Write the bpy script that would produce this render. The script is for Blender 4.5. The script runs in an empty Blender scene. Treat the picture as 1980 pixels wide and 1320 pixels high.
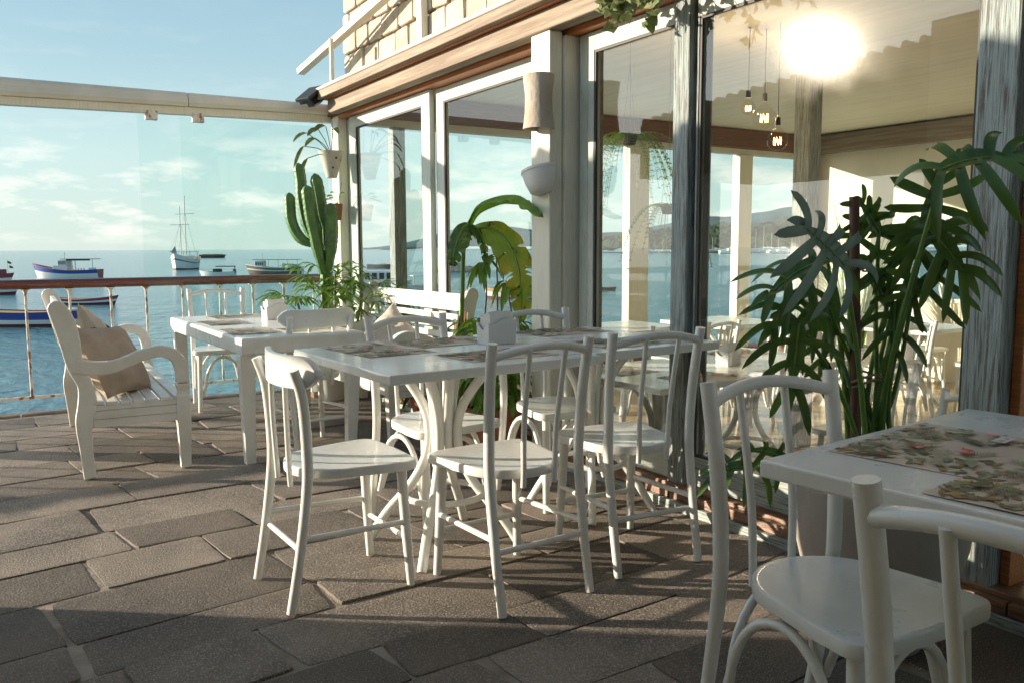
import bpy, math, random
from mathutils import Vector, Matrix, noise
R = math.radians
random.seed(7)
S = bpy.context.scene
COL = S.collection

# ------------------------------------------------------------------ camera
AZ = R(32.3); PITCH = math.atan(179.5 / 1640.0); ROLL = R(0.25)
cam = bpy.data.cameras.new('camera'); cam_o = bpy.data.objects.new('camera', cam); COL.objects.link(cam_o)
cam.sensor_width = 36.0; cam.lens = 1640.0 / 1980.0 * 36.0
cam.clip_start = 0.05; cam.clip_end = 60000
fw = Vector((math.sin(AZ) * math.cos(PITCH), math.cos(AZ) * math.cos(PITCH), -math.sin(PITCH)))
rt = Vector((math.cos(AZ), -math.sin(AZ), 0)); up = rt.cross(fw)
m = Matrix((rt, up, -fw)).transposed().to_4x4()
m = m @ Matrix.Rotation(-ROLL, 4, 'Z')
m.translation = Vector((0, 0, 1.2)); cam_o.matrix_world = m
S.camera = cam_o

# ------------------------------------------------------------------ sky and sun
SUN = Vector((-0.770, 0.604, 0.207)).normalized()
SUN_EL = math.asin(SUN.z); SUN_AZ = math.atan2(SUN.x, SUN.y)
w = bpy.data.worlds.new('World'); S.world = w; w.use_nodes = True
nt = w.node_tree; nt.nodes.clear()
wo = nt.nodes.new('ShaderNodeOutputWorld'); bg = nt.nodes.new('ShaderNodeBackground'); bg.inputs[1].default_value = 0.13
sky = nt.nodes.new('ShaderNodeTexSky'); sky.sky_type = 'NISHITA'; sky.sun_disc = False
sky.sun_elevation = SUN_EL; sky.sun_rotation = SUN_AZ; sky.air_density = 1.0; sky.dust_density = 0.6; sky.ozone_density = 2.0
# clouds: a low band of broken cumulus and thin streaks, laid out by direction
tc = nt.nodes.new('ShaderNodeTexCoord')
sep = nt.nodes.new('ShaderNodeSeparateXYZ'); nt.links.new(tc.outputs['Generated'], sep.inputs[0])
mp = nt.nodes.new('ShaderNodeMapping'); mp.inputs['Scale'].default_value = (7.0, 7.0, 26.0)
nt.links.new(tc.outputs['Generated'], mp.inputs[0])
nz = nt.nodes.new('ShaderNodeTexNoise'); nz.inputs['Scale'].default_value = 1.6; nz.inputs['Detail'].default_value = 8; nz.inputs['Roughness'].default_value = 0.58
nt.links.new(mp.outputs[0], nz.inputs[0])
cr = nt.nodes.new('ShaderNodeValToRGB'); cr.color_ramp.elements[0].position = 0.50; cr.color_ramp.elements[1].position = 0.66
nt.links.new(nz.outputs[0], cr.inputs[0])
band = nt.nodes.new('ShaderNodeValToRGB')
for e in band.color_ramp.elements: pass
band.color_ramp.elements[0].position = 0.0; band.color_ramp.elements[0].color = (0.1, 0.1, 0.1, 1)
band.color_ramp.elements[1].position = 0.30; band.color_ramp.elements[1].color = (0.0, 0.0, 0.0, 1)
e = band.color_ramp.elements.new(0.035); e.color = (0.75, 0.75, 0.75, 1)
e = band.color_ramp.elements.new(0.085); e.color = (0.55, 0.55, 0.55, 1)
e = band.color_ramp.elements.new(0.13); e.color = (0.10, 0.10, 0.10, 1)
nt.links.new(sep.outputs[2], band.inputs[0])
mul = nt.nodes.new('ShaderNodeMath'); mul.operation = 'MULTIPLY'
nt.links.new(cr.outputs[0], mul.inputs[0]); nt.links.new(band.outputs[0], mul.inputs[1])
mx = nt.nodes.new('ShaderNodeMix'); mx.data_type = 'RGBA'
hz = nt.nodes.new('ShaderNodeValToRGB')          # marine air: the sky pales towards the horizon
hz.color_ramp.elements[0].position = 0.0; hz.color_ramp.elements[0].color = (0.54, 0.66, 0.62, 1)
hz.color_ramp.elements[1].position = 1.0; hz.color_ramp.elements[1].color = (0.06, 0.13, 0.25, 1)
for p_, c_ in ((0.10, (0.49, 0.65, 0.64)), (0.20, (0.35, 0.52, 0.58)), (0.36, (0.23, 0.39, 0.52))):
    e = hz.color_ramp.elements.new(p_); e.color = (*c_, 1)
nt.links.new(sep.outputs[2], hz.inputs[0])
hs_ = nt.nodes.new('ShaderNodeVectorMath'); hs_.operation = 'SCALE'; hs_.inputs['Scale'].default_value = 5.35; nt.links.new(hz.outputs[0], hs_.inputs[0])
mh_ = nt.nodes.new('ShaderNodeMix'); mh_.data_type = 'RGBA'; mh_.inputs[0].default_value = 0.92
nt.links.new(sky.outputs[0], mh_.inputs[6]); nt.links.new(hs_.outputs[0], mh_.inputs[7])
nt.links.new(mul.outputs[0], mx.inputs[0]); nt.links.new(mh_.outputs[2], mx.inputs[6]); mx.inputs[7].default_value = (5.6, 5.2, 4.7, 1)
dt = nt.nodes.new('ShaderNodeVectorMath'); dt.operation = 'DOT_PRODUCT'; dt.inputs[1].default_value = SUN
nt.links.new(tc.outputs['Generated'], dt.inputs[0])
cl = nt.nodes.new('ShaderNodeMath'); cl.operation = 'MAXIMUM'; cl.inputs[1].default_value = 0.0; nt.links.new(dt.outputs['Value'], cl.inputs[0])
pw = nt.nodes.new('ShaderNodeMath'); pw.operation = 'POWER'; pw.inputs[1].default_value = 10.0; nt.links.new(cl.outputs[0], pw.inputs[0])
au = nt.nodes.new('ShaderNodeVectorMath'); au.operation = 'SCALE'; au.inputs[0].default_value = (13.0, 13.2, 12.8); nt.links.new(pw.outputs[0], au.inputs['Scale'])
ad_ = nt.nodes.new('ShaderNodeVectorMath'); ad_.operation = 'ADD'; nt.links.new(mx.outputs[2], ad_.inputs[0]); nt.links.new(au.outputs[0], ad_.inputs[1])
nt.links.new(ad_.outputs[0], bg.inputs[0]); nt.links.new(bg.outputs[0], wo.inputs[0])

sl = bpy.data.lights.new('sun', 'SUN'); sl.energy = 5.0; sl.angle = R(0.5); sl.color = (1.0, 0.86, 0.68)
so = bpy.data.objects.new('sun', sl); COL.objects.link(so); so.rotation_euler = SUN.to_track_quat('Z', 'Y').to_euler()
so.location = (-4, 4, 6)

S.view_settings.view_transform = 'Standard'; S.view_settings.look = 'None'; S.view_settings.gamma = 1
S.view_settings.exposure = 0.90
S.cycles.max_bounces = 10; S.cycles.transparent_max_bounces = 32; S.cycles.glossy_bounces = 5
S.cycles.sample_clamp_indirect = 6.0; S.cycles.use_denoising = True

# ------------------------------------------------------------------ helpers
def tag(o, label=None, cat=None, group=None, kind=None):
    if label: o['label'] = label
    if cat: o['category'] = cat
    if group: o['group'] = group
    if kind: o['kind'] = kind
    return o
def empty(name, loc=(0, 0, 0), rz=0, label=None, cat=None, group=None, parent=None):
    o = bpy.data.objects.new(name, None); COL.objects.link(o); o.empty_display_size = 0.1
    o.location = loc; o.rotation_euler = (0, 0, rz)
    if parent: o.parent = parent
    return tag(o, label, cat, group)
class MB:
    def __init__(s): s.v = []; s.f = []; s.mi = []; s.cur = 0
    def add(s, vs, fs):
        b = len(s.v); s.v += [tuple(x) for x in vs]
        for f in fs: s.f.append(tuple(b + i for i in f)); s.mi.append(s.cur)
    def box(s, x0, x1, y0, y1, z0, z1, M=None):
        vs = [Vector((x, y, z)) for x in (x0, x1) for y in (y0, y1) for z in (z0, z1)]
        if M is not None: vs = [M @ v for v in vs]
        s.add(vs, [(0, 1, 3, 2), (4, 6, 7, 5), (0, 4, 5, 1), (2, 3, 7, 6), (0, 2, 6, 4), (1, 5, 7, 3)])
    def tube(s, pts, r, n=10, flat=1.0, prof=None, close=False, upv=None):
        pts = [Vector(p) for p in pts]; k = len(pts)
        rs = r if hasattr(r, '__len__') else [r] * k
        ref = Vector(upv) if upv else None
        rings = []; N = None
        for i in range(k):
            if close: t = (pts[(i + 1) % k] - pts[i - 1])
            else: t = pts[min(i + 1, k - 1)] - pts[max(i - 1, 0)]
            if t.length < 1e-9: t = Vector((0, 0, 1))
            t.normalize()
            if N is None or ref is not None:
                a = ref if ref is not None else (Vector((0, 0, 1)) if abs(t.z) < 0.8 else Vector((1, 0, 0)))
                N = (a - t * a.dot(t)).normalized()
            else: N = (N - t * N.dot(t)).normalized()
            B = t.cross(N)
            ring = []
            for j in range(n):
                an = 2 * math.pi * j / n
                q = prof(an) if prof else 1.0
                ring.append(pts[i] + (N * math.cos(an) * flat + B * math.sin(an)) * rs[i] * q)
            rings.append(ring)
        vs = [v for ring in rings for v in ring]; fs = []
        m_ = k if close else k - 1
        for i in range(m_):
            for j in range(n):
                a = i * n + j; b = i * n + (j + 1) % n; c = ((i + 1) % k) * n + (j + 1) % n; d = ((i + 1) % k) * n + j
                fs.append((a, b, c, d))
        if not close: fs.append(tuple(range(n - 1, -1, -1))); fs.append(tuple((k - 1) * n + j for j in range(n)))
        s.add(vs, fs)
    def lathe(s, prof, n=24, c=(0, 0, 0), sx=1, sy=1, cap=True):
        vs = []; fs = []; k = len(prof)
        for (r, z) in prof:
            for j in range(n):
                a = 2 * math.pi * j / n; vs.append((c[0] + r * math.cos(a) * sx, c[1] + r * math.sin(a) * sy, c[2] + z))
        for i in range(k - 1):
            for j in range(n):
                fs.append((i * n + j, i * n + (j + 1) % n, (i + 1) * n + (j + 1) % n, (i + 1) * n + j))
        if cap: fs.append(tuple(range(n - 1, -1, -1))); fs.append(tuple((k - 1) * n + j for j in range(n)))
        s.add(vs, fs)
    def prism(s, pts, a0, a1, axis='z', M=None):
        n = len(pts); vs = []
        for h in (a0, a1):
            for (p, q) in pts:
                v = Vector((p, q, h)) if axis == 'z' else (Vector((h, p, q)) if axis == 'x' else Vector((p, h, q)))
                vs.append(M @ v if M is not None else v)
        fs = [tuple(range(n - 1, -1, -1)), tuple(range(n, 2 * n))] + [(i, (i + 1) % n, n + (i + 1) % n, n + i) for i in range(n)]
        s.add(vs, fs)
    def build(s, name, mats, parent=None, smooth=False, bevel=0, kind=None, seg=2, loc=None):
        me = bpy.data.meshes.new(name); me.from_pydata(s.v, [], s.f); me.validate()
        for mt in (mats if isinstance(mats, (list, tuple)) else [mats]): me.materials.append(mt)
        if any(s.mi) and len(me.polygons) == len(s.mi): me.polygons.foreach_set('material_index', s.mi)
        if smooth:
            me.polygons.foreach_set('use_smooth', [True] * len(me.polygons))
        me.update()
        import bmesh
        b = bmesh.new(); b.from_mesh(me); bmesh.ops.recalc_face_normals(b, faces=b.faces); b.to_mesh(me); b.free()
        if smooth: me.set_sharp_from_angle(angle=R(48))
        o = bpy.data.objects.new(name, me); COL.objects.link(o)
        if parent: o.parent = parent
        if loc: o.location = loc
        if kind: o['kind'] = kind
        if bevel:
            bv = o.modifiers.new('bevel', 'BEVEL'); bv.width = bevel; bv.segments = seg; bv.limit_method = 'ANGLE'; bv.angle_limit = R(40)
        return o
def copy_tree(o, parent=None):
    c = o.copy(); COL.objects.link(c)
    if parent: c.parent = parent
    for ch in list(o.children): copy_tree(ch, c)
    return c
def bez(ps, n=12):
    # Catmull-Rom through points
    ps = [Vector(p) for p in ps]; out = []
    P = [ps[0] * 2 - ps[1]] + ps + [ps[-1] * 2 - ps[-2]]
    seg = len(ps) - 1; per = max(1, n // seg)
    for i in range(seg):
        p0, p1, p2, p3 = P[i:i + 4]
        for k in range(per):
            t = k / per
            out.append(0.5 * ((2 * p1) + (p2 - p0) * t + (2 * p0 - 5 * p1 + 4 * p2 - p3) * t * t + (3 * p1 - p0 - 3 * p2 + p3) * t ** 3))
    out.append(ps[-1]); return out

# ------------------------------------------------------------------ materials
def mat(name, col, rough=0.5, col2=None, nscale=8.0, nmap=(1, 1, 1), nlo=0.4, nhi=0.6, bump=0.0, bscale=40.0, bmap=(1, 1, 1), spec=0.5,
        coat=0.0, emit=None, es=0, trans=0.0, metal=0.0, col3=None, n3=30.0, lo3=0.55, hi3=0.65, isl=0.0, bdist=0.01, detail=5, rvar=0.0):
    m_ = bpy.data.materials.new(name); m_.use_nodes = True; n = m_.node_tree; L = n.links
    p = n.nodes['Principled BSDF']; p.inputs['Roughness'].default_value = rough; p.inputs['Metallic'].default_value = metal
    p.inputs['Specular IOR Level'].default_value = spec; p.inputs['Coat Weight'].default_value = coat; p.inputs['Coat Roughness'].default_value = 0.08
    p.inputs['Base Color'].default_value = (*col, 1)
    t = n.nodes.new('ShaderNodeTexCoord')
    def nzz(sc, mpv, det=detail):
        a = n.nodes.new('ShaderNodeMapping'); a.inputs['Scale'].default_value = mpv; L.new(t.outputs['Object'], a.inputs[0])
        b = n.nodes.new('ShaderNodeTexNoise'); b.inputs['Scale'].default_value = sc; b.inputs['Detail'].default_value = det; b.inputs['Roughness'].default_value = 0.6
        L.new(a.outputs[0], b.inputs[0]); return b
    def ramp(src, lo, hi):
        r_ = n.nodes.new('ShaderNodeMapRange'); r_.inputs[1].default_value = lo; r_.inputs[2].default_value = hi; L.new(src, r_.inputs[0]); return r_
    out = None
    if col2:
        b = nzz(nscale, nmap); r_ = ramp(b.outputs[0], nlo, nhi)
        mxx = n.nodes.new('ShaderNodeMix'); mxx.data_type = 'RGBA'; L.new(r_.outputs[0], mxx.inputs[0])
        mxx.inputs[6].default_value = (*col, 1); mxx.inputs[7].default_value = (*col2, 1); out = mxx.outputs[2]
        if rvar:
            rr = n.nodes.new('ShaderNodeMapRange'); rr.inputs[3].default_value = rough; rr.inputs[4].default_value = min(1, rough + rvar)
            L.new(r_.outputs[0], rr.inputs[0]); L.new(rr.outputs[0], p.inputs['Roughness'])
    if col3:
        b = nzz(n3, nmap); r_ = ramp(b.outputs[0], lo3, hi3)
        mxx = n.nodes.new('ShaderNodeMix'); mxx.data_type = 'RGBA'; L.new(r_.outputs[0], mxx.inputs[0])
        if out: L.new(out, mxx.inputs[6])
        else: mxx.inputs[6].default_value = (*col, 1)
        mxx.inputs[7].default_value = (*col3, 1); out = mxx.outputs[2]
    if isl:
        g = n.nodes.new('ShaderNodeNewGeometry')
        hs = n.nodes.new('ShaderNodeHueSaturation'); mr = n.nodes.new('ShaderNodeMapRange')
        mr.inputs[3].default_value = 1 - isl; mr.inputs[4].default_value = 1 + isl
        L.new(g.outputs['Random Per Island'], mr.inputs[0]); L.new(mr.outputs[0], hs.inputs['Value'])
        if out: L.new(out, hs.inputs['Color'])
        else: hs.inputs['Color'].default_value = (*col, 1)
        out = hs.outputs[0]
    if out: L.new(out, p.inputs['Base Color'])
    if bump:
        b = nzz(bscale, bmap, 8); bp = n.nodes.new('ShaderNodeBump'); bp.inputs['Strength'].default_value = bump; bp.inputs['Distance'].default_value = bdist
        L.new(b.outputs[0], bp.inputs['Height']); L.new(bp.outputs[0], p.inputs['Normal'])
    if emit: p.inputs['Emission Color'].default_value = (*emit, 1); p.inputs['Emission Strength'].default_value = es
    if trans:
        tr = n.nodes.new('ShaderNodeBsdfTranslucent'); ms = n.nodes.new('ShaderNodeMixShader'); ms.inputs[0].default_value = trans
        if out: L.new(out, tr.inputs[0])
        else: tr.inputs[0].default_value = (*col, 1)
        L.new(p.outputs[0], ms.inputs[1]); L.new(tr.outputs[0], ms.inputs[2]); L.new(ms.outputs[0], n.nodes['Material Output'].inputs[0])
    return m_
def glass(name, tint=(0.97, 0.985, 0.98), ior=1.62, dirt=0.0, dscale=3.0, drough=0.2):
    m_ = bpy.data.materials.new(name); m_.use_nodes = True; n = m_.node_tree; L = n.links; n.nodes.remove(n.nodes['Principled BSDF'])
    tr = n.nodes.new('ShaderNodeBsdfTransparent'); tr.inputs[0].default_value = (*tint, 1)
    gl = n.nodes.new('ShaderNodeBsdfGlossy'); gl.inputs['Roughness'].default_value = 0.0
    fr = n.nodes.new('ShaderNodeFresnel'); fr.inputs[0].default_value = ior
    ge = n.nodes.new('ShaderNodeNewGeometry')
    inv = n.nodes.new('ShaderNodeMath'); inv.operation = 'SUBTRACT'; inv.inputs[0].default_value = 1; L.new(ge.outputs['Backfacing'], inv.inputs[1])
    mu = n.nodes.new('ShaderNodeMath'); mu.operation = 'MULTIPLY'; L.new(fr.outputs[0], mu.inputs[0]); L.new(inv.outputs[0], mu.inputs[1])
    ms = n.nodes.new('ShaderNodeMixShader'); L.new(mu.outputs[0], ms.inputs[0]); L.new(tr.outputs[0], ms.inputs[1]); L.new(gl.outputs[0], ms.inputs[2])
    last = ms
    if dirt:
        # a thin film of salt and wiping streaks that scatters a little light
        t = n.nodes.new('ShaderNodeTexCoord'); mpp = n.nodes.new('ShaderNodeMapping'); mpp.inputs['Scale'].default_value = (1, 1, 0.5)
        L.new(t.outputs['Object'], mpp.inputs[0]); nn = n.nodes.new('ShaderNodeTexNoise'); nn.inputs['Scale'].default_value = dscale * 30; nn.inputs['Detail'].default_value = 8
        L.new(mpp.outputs[0], nn.inputs[0]); mr = n.nodes.new('ShaderNodeMapRange'); mr.inputs[1].default_value = 0.35; mr.inputs[2].default_value = 0.75
        mr.inputs[3].default_value = dirt * 0.65; mr.inputs[4].default_value = dirt; L.new(nn.outputs[0], mr.inputs[0])
        m3 = n.nodes.new('ShaderNodeMath'); m3.operation = 'MULTIPLY'; L.new(mr.outputs[0], m3.inputs[0]); L.new(inv.outputs[0], m3.inputs[1])
        g2 = n.nodes.new('ShaderNodeBsdfGlossy'); g2.inputs['Roughness'].default_value = drough; g2.inputs[0].default_value = (1, .97, .9, 1)
        m2 = n.nodes.new('ShaderNodeMixShader'); L.new(m3.outputs[0], m2.inputs[0]); L.new(ms.outputs[0], m2.inputs[1]); L.new(g2.outputs[0], m2.inputs[2]); last = m2
    L.new(last.outputs[0], n.nodes['Material Output'].inputs[0])
    return m_
V1 = (60, 60, 2.6); H1 = (60, 2.6, 60); HX = (2.6, 60, 60)
M = dict(
    white=mat('white_paint', (0.81, 0.82, 0.79), 0.26, (0.74, 0.745, 0.70), 5, coat=0.25, bump=0.10, bscale=50, rvar=0.15, col3=(0.46, 0.43, 0.36), n3=110, lo3=0.71, hi3=0.75),
    whitew=mat('white_wood_paint', (0.81, 0.81, 0.77), 0.4, (0.70, 0.69, 0.62), 4, coat=0.1, bump=0.15, bscale=30, col3=(0.46, 0.42, 0.34), n3=90, lo3=0.70, hi3=0.75),
    cream=mat('cream_paint', (0.74, 0.71, 0.60), 0.55, (0.62, 0.57, 0.44), 3, V1, 0.45, 0.75, bump=0.3, bscale=4, bmap=V1),
    creamh=mat('cream_metal', (0.66, 0.64, 0.57), 0.45, (0.52, 0.49, 0.42), 2.2, (1, 1, 1), 0.45, 0.8, bump=0.05),
    teal=mat('weathered_teal_wood', (0.32, 0.38, 0.37), 0.7, (0.13, 0.12, 0.105), 2.4, V1, 0.44, 0.62, bump=0.5, bscale=3, bmap=V1, col3=(0.46, 0.54, 0.51), n3=8, lo3=0.58, hi3=0.70),
    pale=mat('weathered_pale_wood', (0.53, 0.57, 0.51), 0.65, (0.36, 0.37, 0.33), 3.0, V1, 0.48, 0.72, bump=0.4, bscale=3, bmap=V1, col3=(0.62, 0.65, 0.57), n3=9, lo3=0.5, hi3=0.62),
    paleh=mat('weathered_pale_rail', (0.53, 0.57, 0.51), 0.65, (0.38, 0.38, 0.33), 3.0, H1, 0.5, 0.74, bump=0.4, bscale=3, bmap=H1, col3=(0.62, 0.65, 0.57), n3=9, lo3=0.5, hi3=0.62),
    tealh=mat('weathered_teal_rail', (0.40, 0.47, 0.44), 0.7, (0.13, 0.12, 0.10), 3.0, H1, 0.44, 0.64, bump=0.5, bscale=3, bmap=H1, col3=(0.50, 0.55, 0.49), n3=5, lo3=0.52, hi3=0.62),
    beam=mat('old_beam_wood', (0.24, 0.175, 0.12), 0.75, (0.35, 0.285, 0.205), .5, H1, 0.42, 0.62, bump=0.5, bscale=2.0, bmap=H1, col3=(0.17, 0.11, 0.085), n3=1.6, lo3=0.60, hi3=0.72),
    beamx=mat('dark_beam_wood', (0.20, 0.09, 0.055), 0.6, (0.12, 0.055, 0.04), 1.6, HX, 0.4, 0.65, bump=0.3, bscale=2.5, bmap=HX),
    orange=mat('varnished_orange_wood', (0.55, 0.19, 0.05), 0.45, (0.40, 0.13, 0.04), 2, H1, coat=0.2),
    rail=mat('varnished_handrail', (0.20, 0.055, 0.025), 0.22, (0.11, 0.03, 0.018), 2.5, HX, 0.4, 0.65, coat=0.6),
    rusty=mat('rusty_white_paint', (0.70, 0.66, 0.58), 0.6, (0.28, 0.12, 0.06), 26, (1, 1, .5), 0.50, 0.60, bump=0.3, bscale=60),
    step=mat('worn_step_wood', (0.30, 0.15, 0.07), 0.4, (0.13, 0.065, 0.04), 2.2, H1, 0.4, 0.62, bump=0.4, bscale=3, bmap=H1, coat=0.15),
    stone=mat('grey_paving_stone', (0.215, 0.175, 0.138), 0.68, (0.10, 0.083, 0.068), 2.0, (1, 1, 1), 0.36, 0.64, bump=1.0, bscale=130, bdist=0.006, col3=(0.37, 0.335, 0.29), n3=170, lo3=0.50, hi3=0.66, isl=0.42, spec=0.35),
    mortar=mat('mortar', (0.20, 0.16, 0.12), 0.9, (0.34, 0.30, 0.25), 3, bump=0.8, bscale=40, bdist=0.01),
    kerb=mat('edge_stone', (0.26, 0.19, 0.14), 0.85, (0.18, 0.13, 0.10), 6, bump=1.0, bscale=30, bdist=0.01),
    block=mat('cream_stone_block', (0.56, 0.50, 0.40), 0.85, (0.42, 0.36, 0.27), 7, bump=0.9, bscale=25, bdist=0.01, isl=0.12),
    joint=mat('wall_joint', (0.26, 0.19, 0.12), 0.9),
    wall=mat('cream_plaster', (0.85, 0.77, 0.60), 0.7, (0.79, 0.70, 0.53), 2, bump=0.1, bscale=12),
    ceil=mat('cream_board_ceiling', (0.82, 0.78, 0.66), 0.6, (0.74, 0.69, 0.56), 1.2, (10, 1, 10), 0.4, 0.65),
    tile=mat('beige_floor_tile', (0.60, 0.44, 0.28), 0.16, (0.52, 0.37, 0.23), 1.4, coat=0.2),
    dark=mat('dark_recess', (0.03, 0.025, 0.02), 0.6),
    black=mat('black_plastic', (0.02, 0.02, 0.02), 0.4),
    terra=mat('terracotta', (0.42, 0.15, 0.07), 0.75, (0.33, 0.12, 0.06), 6, bump=0.2, bscale=40),
    clay=mat('unglazed_clay', (0.50, 0.44, 0.37), 0.9, (0.42, 0.35, 0.28), 5, bump=0.5, bscale=45),
    conep=mat('stained_white_pot', (0.62, 0.56, 0.47), 0.7, (0.24, 0.17, 0.12), 9, (1, 1, 1), 0.56, 0.72, bump=0.3),
    potw=mat('white_plastic_pot', (0.70, 0.70, 0.68), 0.4),
    potg=mat('taupe_planter', (0.37, 0.33, 0.295), 0.6, (0.31, 0.275, 0.245), 3, bump=0.15, bscale=60),
    soil=mat('soil', (0.05, 0.03, 0.02), 0.95, bump=1, bscale=60),
    linen=mat('beige_linen', (0.43, 0.35, 0.28), 0.85, (0.37, 0.295, 0.235), 6, bump=0.5, bscale=260, bdist=0.002),
    linenp=mat('pale_linen', (0.62, 0.55, 0.45), 0.85, (0.55, 0.47, 0.38), 6, bump=0.5, bscale=260, bdist=0.002),
    print_=mat('flowered_cloth', (0.35, 0.20, 0.03), 0.8, (0.03, 0.04, 0.02), 26, (1, 1, 1), 0.47, 0.5, col3=(0.40, 0.05, 0.03), n3=38, lo3=0.58, hi3=0.6),
    paper=mat('napkin_paper', (0.85, 0.85, 0.82), 0.8),
    matp=mat('placemat_paper', (0.66, 0.55, 0.45), 0.42, (0.60, 0.50, 0.40), 6),
    pr_g=mat('print_dark_green', (0.12, 0.13, 0.075), 0.45, (0.20, 0.20, 0.11), 60), pr_m=mat('print_sage_green', (0.24, 0.30, 0.19), 0.45, (0.33, 0.36, 0.24), 50),
    pr_b=mat('print_brown', (0.20, 0.12, 0.075), 0.45, (0.28, 0.18, 0.10), 50), pr_r=mat('print_red', (0.55, 0.09, 0.055), 0.45), pr_p=mat('print_pink', (0.62, 0.22, 0.24), 0.45, (0.68, 0.36, 0.34), 60),
    pr_w=mat('print_white', (0.75, 0.74, 0.72), 0.45), pr_o=mat('print_ochre', (0.42, 0.30, 0.09), 0.45, (0.30, 0.25, 0.10), 40),
    cactus=mat('cactus_skin', (0.075, 0.17, 0.04), 0.42, (0.12, 0.24, 0.06), 9, coat=0.1, col3=(0.16, 0.22, 0.08), n3=20),
    leafd=mat('philodendron_leaf', (0.065, 0.14, 0.028), 0.26, (0.10, 0.19, 0.035), 7, coat=0.25, trans=0.38, isl=.2),
    leafg=mat('grey_green_leaf', (0.14, 0.22, 0.17), 0.36, (0.18, 0.26, 0.20), 7, trans=0.12),
    leafl=mat('light_leaf', (0.24, 0.36, 0.045), 0.4, (0.15, 0.28, 0.035), 9, trans=0.4, isl=0.25),
    leafb=mat('banana_leaf', (0.22, 0.40, 0.04), 0.38, (0.14, 0.30, 0.03), 2.5, trans=0.55),
    leafby=mat('ageing_banana_leaf', (0.26, 0.38, 0.035), 0.42, (0.50, 0.44, 0.04), 5, (1, 1, 1), 0.45, 0.62, trans=0.45, col3=(0.20, 0.08, 0.02), n3=14, lo3=0.62, hi3=0.68),
    leafp=mat('pale_vine_leaf', (0.15, 0.19, 0.05), 0.5, (0.28, 0.30, 0.14), 14, trans=0.3, isl=0.25),
    stem=mat('green_stem', (0.13, 0.26, 0.035), 0.35, (0.08, 0.18, 0.03), 5), stemb=mat('brown_stem', (0.17, 0.13, 0.07), 0.7),
    husk=mat('dry_husk', (0.32, 0.18, 0.08), 0.8, (0.18, 0.09, 0.04), 6, V1, bump=0.5, bscale=6),
    stake=mat('brown_stake', (0.13, 0.06, 0.04), 0.6, (0.10, 0.045, 0.03), 6), rope=mat('rope', (0.32, 0.24, 0.17), 0.9),
    bulb=None, fil=mat('filament', (1, .5, .1), 0.5, emit=(1.0, 0.50, 0.12), es=14),
    brass=mat('brass', (0.55, 0.35, 0.12), 0.3, metal=1), steel=mat('steel_wire', (0.35, 0.33, 0.3), 0.4, metal=0.8),
    pane=glass('facade_glass', (0.975, 0.985, 0.98), 1.66, dirt=0.007, drough=0.075),
    curtain=glass('curtain_glass', (0.955, 0.985, 0.978), 1.3), clearg=glass('bulb_glass', (0.97, 0.95, 0.9), 1.4), endg=glass('end_glass', (0.93, 0.97, 0.95), 1.35),
    hwhite=mat('boat_white', (0.75, 0.75, 0.72), 0.4), hblue=mat('boat_blue', (0.02, 0.08, 0.35), 0.4), hred=mat('boat_red', (0.30, 0.05, 0.06), 0.45),
    hmar=mat('boat_maroon', (0.22, 0.03, 0.06), 0.45), hbrown=mat('boat_brown', (0.17, 0.10, 0.07), 0.6), hbot=mat('boat_bottom', (0.13, 0.03, 0.03), 0.6),
    hdark=mat('boat_dark', (0.05, 0.05, 0.055), 0.6), hgrey=mat('boat_grey', (0.30, 0.31, 0.30), 0.6), mast=mat('mast', (0.55, 0.52, 0.45), 0.5), tan=mat('boat_tan', (0.50, 0.30, 0.14), 0.5),
    roofr=mat('roof_red', (0.40, 0.14, 0.08), 0.8), rock=mat('sea_rock', (0.16, 0.13, 0.10), 0.9, (0.10, 0.08, 0.06), 1),
)

# ------------------------------------------------------------------ sea, hills
def sea_mat():
    m_ = bpy.data.materials.new('sea_water'); m_.use_nodes = True; n = m_.node_tree; L = n.links; p = n.nodes['Principled BSDF']
    p.inputs['Base Color'].default_value = (0.022, 0.105, 0.135, 1); p.inputs['Roughness'].default_value = 0.12; p.inputs['IOR'].default_value = 1.33
    t = n.nodes.new('ShaderNodeTexCoord')
    def N(sc, mpv, d):
        a = n.nodes.new('ShaderNodeMapping'); a.inputs['Scale'].default_value = mpv; a.inputs['Rotation'].default_value = (0, 0, R(25)); L.new(t.outputs['Object'], a.inputs[0])
        b = n.nodes.new('ShaderNodeTexNoise'); b.inputs['Scale'].default_value = sc; b.inputs['Detail'].default_value = d; b.inputs['Roughness'].default_value = 0.6; L.new(a.outputs[0], b.inputs[0]); return b
    a = N(1.3, (1, 0.55, 1), 6); b = N(0.22, (1, 0.6, 1), 4)
    ad = n.nodes.new('ShaderNodeMath'); ad.operation = 'MULTIPLY_ADD'; L.new(b.outputs[0], ad.inputs[0]); ad.inputs[1].default_value = 1.6; L.new(a.outputs[0], ad.inputs[2])
    bp = n.nodes.new('ShaderNodeBump'); bp.inputs['Strength'].default_value = 0.75; bp.inputs['Distance'].default_value = 0.35; L.new(ad.outputs[0], bp.inputs['Height']); L.new(bp.outputs[0], p.inputs['Normal'])
    c = N(0.012, (1, 0.35, 1), 4); mr = n.nodes.new('ShaderNodeMapRange'); mr.inputs[1].default_value = 0.4; mr.inputs[2].default_value = 0.62; L.new(c.outputs[0], mr.inputs[0])
    mxx = n.nodes.new('ShaderNodeMix'); mxx.data_type = 'RGBA'; L.new(mr.outputs[0], mxx.inputs[0]); mxx.inputs[6].default_value = (0.07, 0.215, 0.265, 1); mxx.inputs[7].default_value = (0.095, 0.27, 0.30, 1); L.new(mxx.outputs[2], p.inputs['Base Color'])
    return m_
SEA = -3.0
b = MB(); n = 64
rings = [0, 40, 120, 400, 1500, 6000, 25000]
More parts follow.
